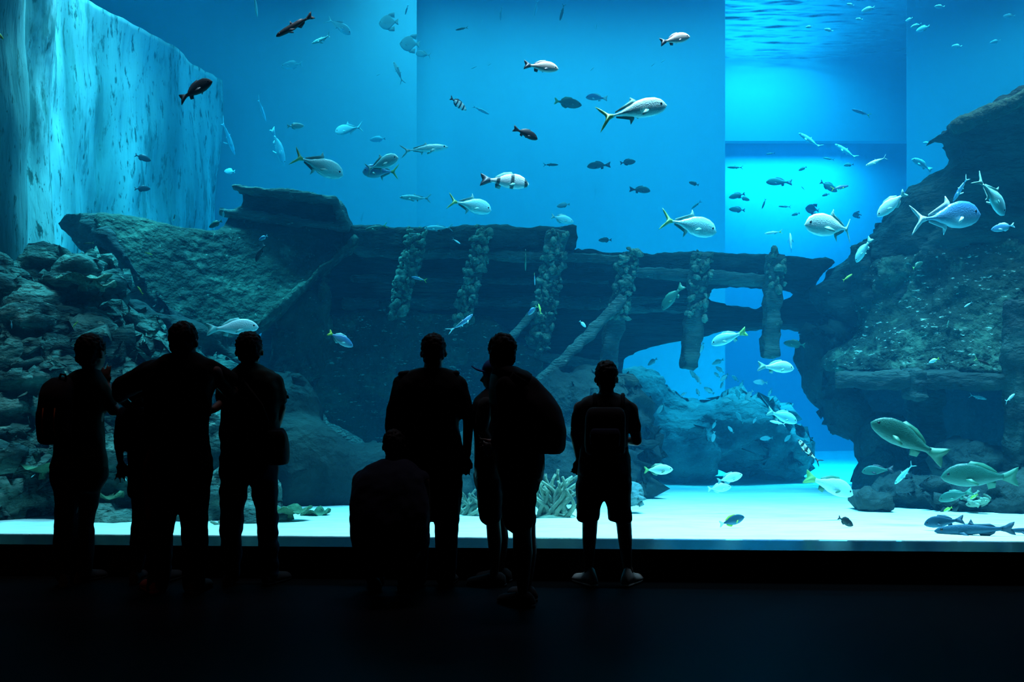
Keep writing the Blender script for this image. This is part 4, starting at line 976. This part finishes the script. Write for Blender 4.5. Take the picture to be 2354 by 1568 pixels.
# ---- 2: small visitor mostly hidden under the tall one's arm
P = Fig(7.08, 310, 'small visitor with a hanging arm, half hidden under the tall visitor\'s outstretched arm')
P.head(318, 898, 27, 36, yaw=0, neck_to=(318, 945, 0), nw=15)
P.loft([(322, 940, 0, 22, .06), (320, 958, 0, 38, .09), (320, 1000, 0, 32, .10), (328, 1060, 0, 26, .10), (328, 1100, 0, 26, .11), (326, 1120, 0, 26, .09)])
P.limb([(282, 968, 0, 13), (272, 1015, 0, 11), (277, 1058, -.02, 8)]); P.hand(P.p((278, 1058, -.02)), P.p((281, 1105, -.02)), spread=1.8, curl=.1, sz=.95)
P.limb([(354, 965, 0, 13), (360, 1010, .02, 11), (356, 1060, .06, 8)]); P.hand(P.p((356, 1062, .06)), P.p((352, 1095, .08)), curl=.3, sz=.9)
for (hx, ax) in ((322, 314), (344, 380)): P.limb([(hx, 1110, 0, 20), (hx+2, 1200, 0, 16), (ax, 1296, 0, 11)]); P.foot(ax, 1330, 0)
b = MB(); P.loft([(322, 936, 0, 20, .08), (320, 952, 0, 42, .10), (320, 985, 0, 40, .12), (326, 1035, 0, 31, .12), (329, 1085, 0, 30, .12), (329, 1092, 0, 29, .12)], b)
P.limb([(286, 950, 0, 20), (273, 1000, 0, 15), (275, 1032, -.01, 13)], b); P.limb([(354, 965, 0, 17), (360, 1012, .02, 15)], b); P.garment('shirt', b, 'cloth_navy')
b = MB(); P.loft([(329, 1080, 0, 30, .12), (329, 1115, 0, 29, .12), (326, 1140, 0, 26, .10)], b); P.limb([(322, 1120, 0, 23), (322, 1210, 0, 20), (314, 1305, 0, 17)], b); P.limb([(344, 1120, 0, 20), (356, 1210, 0, 17), (380, 1305, 0, 13)], b)
P.garment('trousers', b, 'denim'); P.shoe(314, 1330, -5, 'shoe_dark'); P.shoe(380, 1330, 15, 'shoe_dark', 0); P.done()

# ---- 3: the tall visitor with both arms spread
P = Fig(6.78, 405, 'tallest visitor with both arms spread around the neighbours')
P.head(423, 786, 32, 46, yaw=8, neck_to=(424, 836, 0), nw=23)
P.loft([(424, 826, 0, 30, .07), (418, 842, 0, 72, .10), (416, 870, 0, 84, .12), (414, 930, 0, 68, .12), (412, 1010, 0, 66, .12), (410, 1070, 0, 74, .13), (408, 1110, 0, 70, .12)])
P.limb([(348, 852, 0, 20), (280, 896, .08, 16), (278, 918, .20, 12), (298, 934, .27, 9)]); P.hand(P.p((298, 934, .27)), P.p((322, 938, .28)), curl=.4)
P.limb([(494, 856, 0, 20), (528, 902, .06, 16), (550, 900, .26, 11)]); P.hand(P.p((552, 900, .27)), P.p((590, 890, .32)), curl=.3)
for (hx, kx, ax) in ((372, 370, 362), (444, 446, 445)): P.limb([(hx, 1100, 0, 36), (kx, 1215, .01, 26), (ax, 1335, 0, 15)])
P.foot(350, 1366, -28); P.foot(448, 1366, 12)
b = MB(); P.loft([(425, 808, 0, 22, .07), (420, 820, 0, 46, .10), (414, 834, 0, 72, .12), (412, 852, 0, 88, .13), (410, 885, 0, 80, .14), (406, 930, 0, 75, .14), (406, 1000, 0, 72, .14), (406, 1060, 0, 80, .15), (406, 1090, 0, 81, .15)], b)
P.limb([(352, 852, 0, 28), (286, 890, .08, 26), (278, 905, .12, 22)], b); P.limb([(480, 852, 0, 26), (524, 872, .06, 23)], b); P.garment('shirt', b, 'cloth_black')
b = MB(); P.loft([(406, 1075, 0, 80, .145), (406, 1110, 0, 78, .14), (406, 1140, 0, 66, .12)], b)
P.limb([(370, 1110, 0, 42), (368, 1220, .01, 33), (364, 1345, 0, 25)], b); P.limb([(444, 1110, 0, 41), (446, 1215, .01, 30), (446, 1345, 0, 25)], b)
P.garment('trousers', b, 'cloth_black')
b = MB(); P.limb([(352, 1030, -.13, 11), (342, 1080, -.15, 13), (340, 1120, -.14, 12), (344, 1190, -.12, 8)], b); P.garment('leg_warm_light', b, 'cloth_warm_lit', label='strip of warm red light down the left hip')  # warm light on the trousers, modelled as a reddish strip
P.shoe(350, 1366, -35, 'shoe_warm_lit', 0); P.shoe(450, 1366, 12, 'shoe_dark', 0); P.done()  # left shoe reddened to paint in the warm light

# ---- 4: visitor in a loose shirt with a shoulder bag
P = Fig(7.03, 572, 'visitor in a loose open shirt carrying a shoulder bag at the hip')
P.head(573, 807, 30, 44, yaw=-8, neck_to=(572, 858, 0), nw=19, flat=1)
P.loft([(573, 848, 0, 26, .06), (576, 862, 0, 54, .09), (576, 900, 0, 58, .11), (574, 960, 0, 52, .11), (572, 1040, 0, 56, .12), (570, 1075, 0, 56, .12)])
P.limb([(526, 880, 0, 16), (512, 926, -.03, 12), (490, 942, -.16, 9)]); P.hand(P.p((490, 942, -.16)), P.p((464, 950, -.20)), curl=.3)
P.limb([(632, 882, 0, 16), (646, 940, .02, 12), (630, 1000, .06, 9)]); P.hand(P.p((630, 1000, .06)), P.p((618, 1035, .08)), curl=.5)
for (hx, kx, ax) in ((540, 532, 530), (604, 614, 620)): P.limb([(hx, 1070, 0, 30), (kx, 1190, .01, 22), (ax, 1305, 0, 12)])
P.foot(525, 1338, -12); P.foot(626, 1338, 24)
b = MB(); P.loft([(573, 834, 0, 20, .08), (575, 846, 0, 36, .10), (578, 858, 0, 54, .12), (580, 878, 0, 66, .13), (580, 915, 0, 70, .13), (577, 960, 0, 66, .13), (574, 1000, 0, 66, .135), (573, 1040, 0, 63, .135)], b)
P.limb([(526, 878, 0, 21), (518, 912, -.01, 22)], b); P.limb([(630, 878, 0, 23), (641, 915, .01, 22)], b); P.garment('shirt', b, 'cloth_green', disp=[(.02, .16, 0, (1, 1, .5)), (.008, .05)])
b = MB(); P.loft([(572, 1030, 0, 63, .13), (571, 1068, 0, 67, .13), (571, 1095, 0, 60, .12)], b); P.limb([(540, 1080, 0, 35), (532, 1190, 0, 27), (530, 1318, 0, 21)], b); P.limb([(604, 1080, 0, 35), (614, 1190, 0, 25), (620, 1318, 0, 22)], b)
P.garment('trousers', b, 'denim', disp=[(.014, .10, 0, (1, 1, 1.5)), (.006, .05)])
P.shoe(525, 1338, -12, 'shoe_dark'); P.shoe(626, 1338, 24, 'shoe_dark'); P.done()
K = bag('shoulder_bag', 'dark shoulder bag hanging at the right hip of the loose shirted visitor', 'bag', None, P.p((634, 1066, 0)))
b = MB(); P.loft([(632, 984, -.02, 18, .06), (634, 1000, -.03, 25, .09), (637, 1035, -.03, 27, .11), (638, 1062, -.03, 25, .10), (638, 1068, -.03, 20, .08)], b); b.build('bag_body', M['pack_fabric'], K, voxel=.012, sm_iter=2)
b = MB(); P.loft([(632, 990, -.13, 18, .02), (634, 1005, -.145, 22, .02), (636, 1030, -.15, 20, .02)], b); b.build('flap', M['pack_fabric'], K, voxel=.008, sm_iter=1)
b = MB(); b.tube([P.p((624, 990, -.06)), P.p((600, 930, -.15)), P.p((566, 885, -.15)), P.p((548, 862, -.08)), P.p((546, 858, .04)), P.p((580, 900, .15)), P.p((620, 970, .12)), P.p((632, 990, .02))], .012, 8); b.build('shoulder_strap', M['cloth_grey'], K)

# ---- 5: broad visitor behind the crouching one
P = Fig(6.97, 1000, 'broad shouldered visitor with arms hanging, standing behind the crouching one')
P.head(997, 810, 29, 43, yaw=2, neck_to=(994, 858, 0), nw=21)
P.loft([(993, 848, 0, 28, .07), (990, 866, 0, 68, .10), (986, 900, 0, 76, .12), (984, 960, 0, 66, .13), (986, 1040, 0, 70, .14), (988, 1090, 0, 72, .14), (990, 1110, 0, 62, .12)])
P.limb([(922, 892, 0, 18), (899, 965, 0, 14), (898, 1045, .04, 11)]); P.hand(P.p((898, 1046, .04)), P.p((900, 1095, .08)), curl=.3, thumb=-1)
P.limb([(1052, 892, 0, 18), (1077, 965, 0, 13), (1073, 1045, .02, 10)]); P.hand(P.p((1072, 1046, .02)), P.p((1065, 1100, .03)), curl=.2)
for (hx, kx, ax) in ((960, 958, 956), (1022, 1026, 1026)): P.limb([(hx, 1095, 0, 34), (kx, 1210, .01, 25), (ax, 1315, 0, 14)])
P.foot(956, 1344, -8); P.foot(1028, 1344, 10)
b = MB(); P.loft([(994, 846, 0, 24, .08), (990, 856, 0, 56, .10), (986, 868, 0, 70, .12), (986, 890, 0, 80, .14), (985, 925, 0, 78, .145), (984, 960, 0, 70, .15), (986, 1030, 0, 76, .155), (988, 1085, 0, 78, .16), (988, 1096, 0, 77, .16)], b)
P.limb([(925, 886, 0, 25), (908, 945, 0, 22), (902, 985, 0, 18)], b); P.limb([(1048, 888, 0, 26), (1068, 945, 0, 20)], b); P.garment('shirt', b, 'cloth_black')
b = MB(); P.loft([(988, 1080, 0, 76, .15), (990, 1120, 0, 73, .14), (990, 1145, 0, 60, .12)], b); P.limb([(958, 1110, 0, 40), (958, 1215, 0, 31), (957, 1328, 0, 24)], b); P.limb([(1024, 1110, 0, 38), (1027, 1200, 0, 31), (1026, 1328, 0, 23)], b)
P.garment('trousers', b, 'cloth_black'); P.shoe(956, 1344, -8, 'shoe_dark'); P.shoe(1028, 1344, 10, 'shoe_dark')
b = MB()
for x in (930, 1042): b.capsule(P.p((x-8, 860, 0)), .02, P.p((x+8, 858, 0)), .02, 3, 10)
b.build('shoulder_strap', M['pack_fabric'], P.r); P.done()

# ---- 6: crouching visitor
P = Fig(6.62, 900, 'visitor in a dark blue jacket crouching low with a rounded back')
P.head(905, 1025, 26, 38, yaw=-6, dy=.12, neck_to=(902, 1075, .08), nw=19)
P.loft([(902, 1066, .06, 36, .08), (898, 1085, .04, 64, .12), (896, 1130, .0, 76, .15), (896, 1190, -.04, 80, .16), (897, 1250, -.02, 80, .18), (898, 1290, .02, 70, .18), (898, 1312, .05, 50, .14)])
for sd in (-1, 1):
    P.limb([(898+sd*70, 1105, .04, 20), (898+sd*78, 1180, .16, 16), (898+sd*30, 1160, .40, 11)]); 
    P.limb([(898+sd*38, 1270, .06, 34), (898+sd*52, 1195, .42, 26), (898+sd*34, 1330, .22, 15)])
P.hand(P.p((868, 1160, .40)), P.p((895, 1158, .44)), curl=.6); P.hand(P.p((928, 1160, .40)), P.p((900, 1156, .44)), curl=.6, thumb=-1)
b = MB(); P.loft([(902, 1056, .07, 34, .09), (899, 1070, .05, 60, .12), (897, 1095, .02, 78, .15), (897, 1140, -.01, 88, .18), (897, 1190, -.05, 92, .19), (898, 1240, -.03, 91, .20), (898, 1262, -.01, 84, .20)], b)
for sd in (-1, 1): P.limb([(898+sd*66, 1102, .04, 24), (898+sd*72, 1180, .16, 21), (898+sd*38, 1164, .36, 17)], b)
P.garment('jacket', b, 'cloth_navy')
b = MB(); P.loft([(898, 1235, -.01, 82, .19), (898, 1270, .01, 80, .19), (898, 1300, .04, 66, .17), (898, 1318, .06, 50, .13)], b)
for sd in (-1, 1): P.limb([(898+sd*40, 1270, .06, 38), (898+sd*54, 1195, .42, 30), (898+sd*34, 1338, .22, 20)], b)
P.garment('trousers', b, 'cloth_black')
for sd in (-1, 1): P.foot(898+sd*34, 1373, sd*14, .20)
P.shoe(864, 1373, -14, 'shoe_dark', .20); P.shoe(932, 1373, 14, 'shoe_warm_lit', .20); P.done()  # right shoe carries the same painted warm light

# ---- 7: visitor in a cap, profile to the left
P = Fig(7.03, 1128, 'visitor in a peaked cap lit blue seen in profile facing left, shorts')
q, rot, W_, H_ = P.head(1138, 864, 26, 39, yaw=-88, neck_to=(1138, 908, 0), nw=17)
P.loft([(1138, 900, 0, 22, .10), (1128, 918, 0, 32, .15), (1124, 960, 0, 36, .17), (1122, 1020, 0, 32, .15), (1124, 1080, 0, 34, .15), (1126, 1105, 0, 32, .13)])
P.limb([(1118, 935, -.19, 16), (1108, 990, -.19, 13), (1128, 1020, -.16, 9)]); P.hand(P.p((1128, 1020, -.16)), P.p((1140, 1000, -.14)), curl=.5, sz=.9)
P.limb([(1130, 935, .12, 15), (1112, 985, .12, 12), (1128, 1015, .06, 9)]); P.hand(P.p((1128, 1015, .06)), P.p((1140, 998, .0)), curl=.5, sz=.9)
for (kx, ax, dy) in ((1134, 1138, -.07), (1150, 1150, .08)): P.limb([(1126, 1100, dy, 25), (kx, 1205, dy, 17), (kx+3, 1240, dy, 17), (ax, 1312, dy, 9)])
P.foot(1136, 1332, -80, -.07); P.foot(1150, 1332, -70, .08)
b = MB(); P.loft([(1138, 892, 0, 18, .09), (1128, 908, 0, 30, .13), (1124, 928, 0, 36, .16), (1122, 970, 0, 36, .16), (1124, 1030, 0, 30, .15), (1124, 1075, 0, 31, .17), (1124, 1100, 0, 33, .17)], b)
P.limb([(1118, 930, -.19, 19), (1106, 975, -.20, 18)], b); P.limb([(1130, 930, .12, 18), (1114, 975, .12, 17)], b); P.garment('shirt', b, 'cloth_grey')
b = MB(); P.loft([(1124, 1085, 0, 34, .16), (1124, 1115, 0, 33, .15)], b); P.limb([(1123, 1110, -.07, 29), (1124, 1172, -.07, 27), (1125, 1182, -.07, 26)], b); P.limb([(1128, 1110, .08, 28), (1134, 1180, .08, 25)], b); P.garment('shorts', b, 'cloth_black')
P.shoe(1136, 1332, -80, 'shoe_dark', -.07); P.shoe(1150, 1332, -70, 'shoe_dark', .08)
b = MB(); b.ell(q(0, -.05, .34), (W_*1.06, W_*1.22, H_*.72), rot, 20, 12); cp = b.build('cap', M['cap_lit_blue'], P.r, voxel=.01, sm_iter=2)
b = MB(); rs = []
for t, z in ((.9, .28), (1.3, .32), (1.75, .42), (2.1, .56)):
    wv = .80 if t < 1.8 else .5
    rs.append([q(x*wv, t-.18*x*x, z-.10*x*x+e) for x, e in ((-1, 0), (-.5, 0), (0, 0), (.5, 0), (1, 0), (1, .07), (.5, .07), (0, .07), (-.5, .07), (-1, .07))])
b.rings(rs); pk = b.build('peak', M['cap_lit_blue'], cp, local=True); pk.data.transform(Matrix.Translation(-P.r.location)); P.done()

# ---- 8: tall visitor with a big backpack
P = Fig(6.46, 1195, 'tall visitor in a hood and shorts carrying a large bulging backpack')
P.head(1152, 812, 31, 45, yaw=-38, neck_to=(1158, 864, 0), nw=22)
P.loft([(1160, 852, 0, 28, .08), (1172, 872, 0, 46, .14), (1186, 920, 0, 62, .18), (1194, 1000, 0, 54, .17), (1198, 1060, 0, 52, .16), (1198, 1105, 0, 50, .15)])
P.limb([(1160, 895, -.17, 20), (1165, 975, -.16, 15), (1140, 1030, -.02, 11)]); P.hand(P.p((1140, 1030, -.02)), P.p((1115, 1030, .06)), curl=.6)
P.limb([(1200, 895, .2, 20), (1186, 975, .22, 15), (1155, 1020, .2, 11)]); P.hand(P.p((1155, 1020, .2)), P.p((1125, 1022, .2)), curl=.6)
for (kx, ax, dy) in ((1200, 1202, -.08), (1210, 1208, .09)): P.limb([(1196, 1100, dy, 36), (kx, 1225, dy, 22), (kx+2, 1270, dy, 23), (ax, 1362, dy, 12)])
P.foot(1202, 1386, -52, -.08); P.foot(1212, 1386, -35, .09)
b = MB(); P.loft([(1158, 850, 0, 24, .10), (1168, 866, 0, 40, .14), (1182, 892, 0, 56, .19), (1190, 950, 0, 62, .20), (1194, 1020, 0, 57, .19), (1196, 1080, 0, 54, .19), (1196, 1100, 0, 52, .18)], b)
P.limb([(1162, 890, -.17, 25), (1164, 975, -.17, 21), (1145, 1015, -.06, 17)], b); P.limb([(1200, 890, .2, 24), (1186, 970, .22, 20), (1160, 1010, .2, 16)], b); P.garment('hooded_top', b, 'cloth_black')
b = MB(); P.loft([(1164, 842, -.03, 24, .10), (1178, 856, -.05, 36, .13), (1192, 872, -.05, 34, .12), (1200, 886, -.04, 26, .09)], b); P.garment('hood', b, 'cloth_black')
b = MB(); P.loft([(1196, 1088, 0, 53, .17), (1194, 1125, 0, 46, .16)], b); P.limb([(1194, 1118, -.08, 41), (1192, 1180, -.08, 38), (1192, 1192, -.08, 37)], b); P.limb([(1198, 1118, .09, 36), (1202, 1192, .09, 31)], b); P.garment('shorts', b, 'cloth_black')
P.shoe(1202, 1386, -52, 'shoe_dark', -.08); P.shoe(1212, 1386, -35, 'shoe_dark', .09); P.done()
K = bag('backpack', 'large bulging black backpack on the tall hooded visitor', 'backpack', None, P.p((1262, 1042, -.05)))
b = MB(); P.loft([(1214, 862, -.03, 12, .05), (1216, 880, -.04, 26, .10), (1232, 920, -.05, 44, .16), (1246, 965, -.05, 50, .19), (1252, 1005, -.05, 49, .19), (1252, 1030, -.05, 45, .18), (1250, 1042, -.05, 38, .15)], b)
b.build('main_compartment', M['pack_fabric'], K, voxel=.014, disp=[(.015, .12)], sm_iter=2)
b = MB(); P.loft([(1280, 940, -.05, 7, .10), (1284, 965, -.05, 13, .13), (1286, 1010, -.05, 13, .13), (1280, 1030, -.05, 9, .11)], b); b.build('front_pocket', M['pack_fabric'], K, voxel=.012, sm_iter=2)
b = MB(); b.tube([P.p((1204, 880, -.16)), P.p((1180, 862, -.17)), P.p((1158, 890, -.18)), P.p((1150, 950, -.17)), P.p((1190, 1000, -.22)), P.p((1225, 1015, -.18))], .02, 8); b.build('shoulder_strap', M['pack_fabric'], K)
b = MB(); b.tube([P.p((1206, 872, -.05)), P.p((1208, 860, -.05)), P.p((1220, 862, -.05)), P.p((1222, 876, -.05))], .01, 8); b.build('grab_handle', M['pack_fabric'], K)

# ---- 9: boy on the right
P = Fig(6.98, 1393, 'boy in shorts and pale shoes standing alone on the right with legs apart')
P.head(1394, 870, 26, 40, yaw=4, neck_to=(1394, 916, 0), nw=17, flat=1)
P.loft([(1394, 906, 0, 24, .06), (1392, 922, 0, 52, .09), (1392, 960, 0, 56, .11), (1390, 1010, 0, 50, .11), (1388, 1070, 0, 54, .12), (1388, 1100, 0, 50, .11)])
P.limb([(1334, 938, 0, 16), (1323, 1000, 0, 13), (1332, 1055, .02, 9)]); P.hand(P.p((1330, 1055, .02)), P.p((1322, 1090, .03)), curl=.8, sz=.8)
P.limb([(1452, 940, 0, 15), (1464, 1014, .0, 12), (1438, 1014, .14, 9)]); P.hand(P.p((1438, 1014, .14)), P.p((1408, 1008, .2)), curl=.5, sz=.9)
for (hx, kx, ax) in ((1358, 1356, 1353), (1422, 1434, 1442)): P.limb([(hx, 1095, 0, 28), (kx, 1205, .01, 18), ((kx*2+ax)/3, 1235, -.01, 17), (ax, 1308, 0, 10.5)])
P.foot(1353, 1338, -28); P.foot(1446, 1338, 30)
b = MB(); P.loft([(1394, 904, 0, 20, .08), (1393, 914, 0, 46, .10), (1392, 928, 0, 60, .12), (1391, 960, 0, 58, .13), (1389, 1010, 0, 52, .13), (1388, 1060, 0, 60, .135), (1388, 1092, 0, 61, .14)], b)
P.limb([(1338, 940, 0, 20), (1325, 985, 0, 14)], b); P.limb([(1448, 942, 0, 20), (1459, 985, 0, 14)], b); P.garment('shirt', b, 'cloth_grey')
b = MB(); P.loft([(1388, 1080, 0, 60, .135), (1388, 1110, 0, 60, .13), (1388, 1135, 0, 50, .12)], b)
for (x0, x1) in ((1356, 1352), (1419, 1424)):
    st = [(x0, 1110, 0, 32, .11), (x0+(x1-x0)*.5, 1150, 0, 29, .10), (x1, 1188, 0, 28, .10), (x1, 1198, 0, 28, .10)]; P.loft(st, b)
P.garment('shorts', b, 'cloth_black')
P.shoe(1353, 1338, -28, 'shoe_white', 0, .26, 'sole_white', .13); P.shoe(1446, 1338, 30, 'shoe_white', 0, .26, 'sole_white', .13); P.done()
K = bag('backpack', 'small flat dark backpack on the boy with pale shoes', 'backpack', None, P.p((1392, 1046, -.15)))
b = MB(); P.loft([(1392, 936, -.16, 34, .04), (1392, 950, -.17, 44, .06), (1391, 990, -.18, 46, .07), (1391, 1035, -.18, 45, .07), (1391, 1046, -.17, 38, .05)], b); b.build('main_compartment', M['pack_fabric'], K, voxel=.012, sm_iter=2)
b = MB(); P.loft([(1391, 985, -.25, 30, .02), (1391, 1000, -.26, 34, .03), (1391, 1028, -.26, 32, .03)], b); b.build('front_pocket', M['cloth_navy'], K, voxel=.010, sm_iter=1)
for x0, x1 in ((1368, 1350), (1432, 1440)):
    b = MB(); b.tube([P.p((x0, 940, -.13)), P.p((x0-1, 912, -.06)), P.p((x0, 908, .04)), P.p((x0-2, 930, .12)), P.p((x1, 1000, .13)), P.p((x1-4, 1030, -.10))], .016, 8); b.build('shoulder_strap', M['pack_fabric'], K)
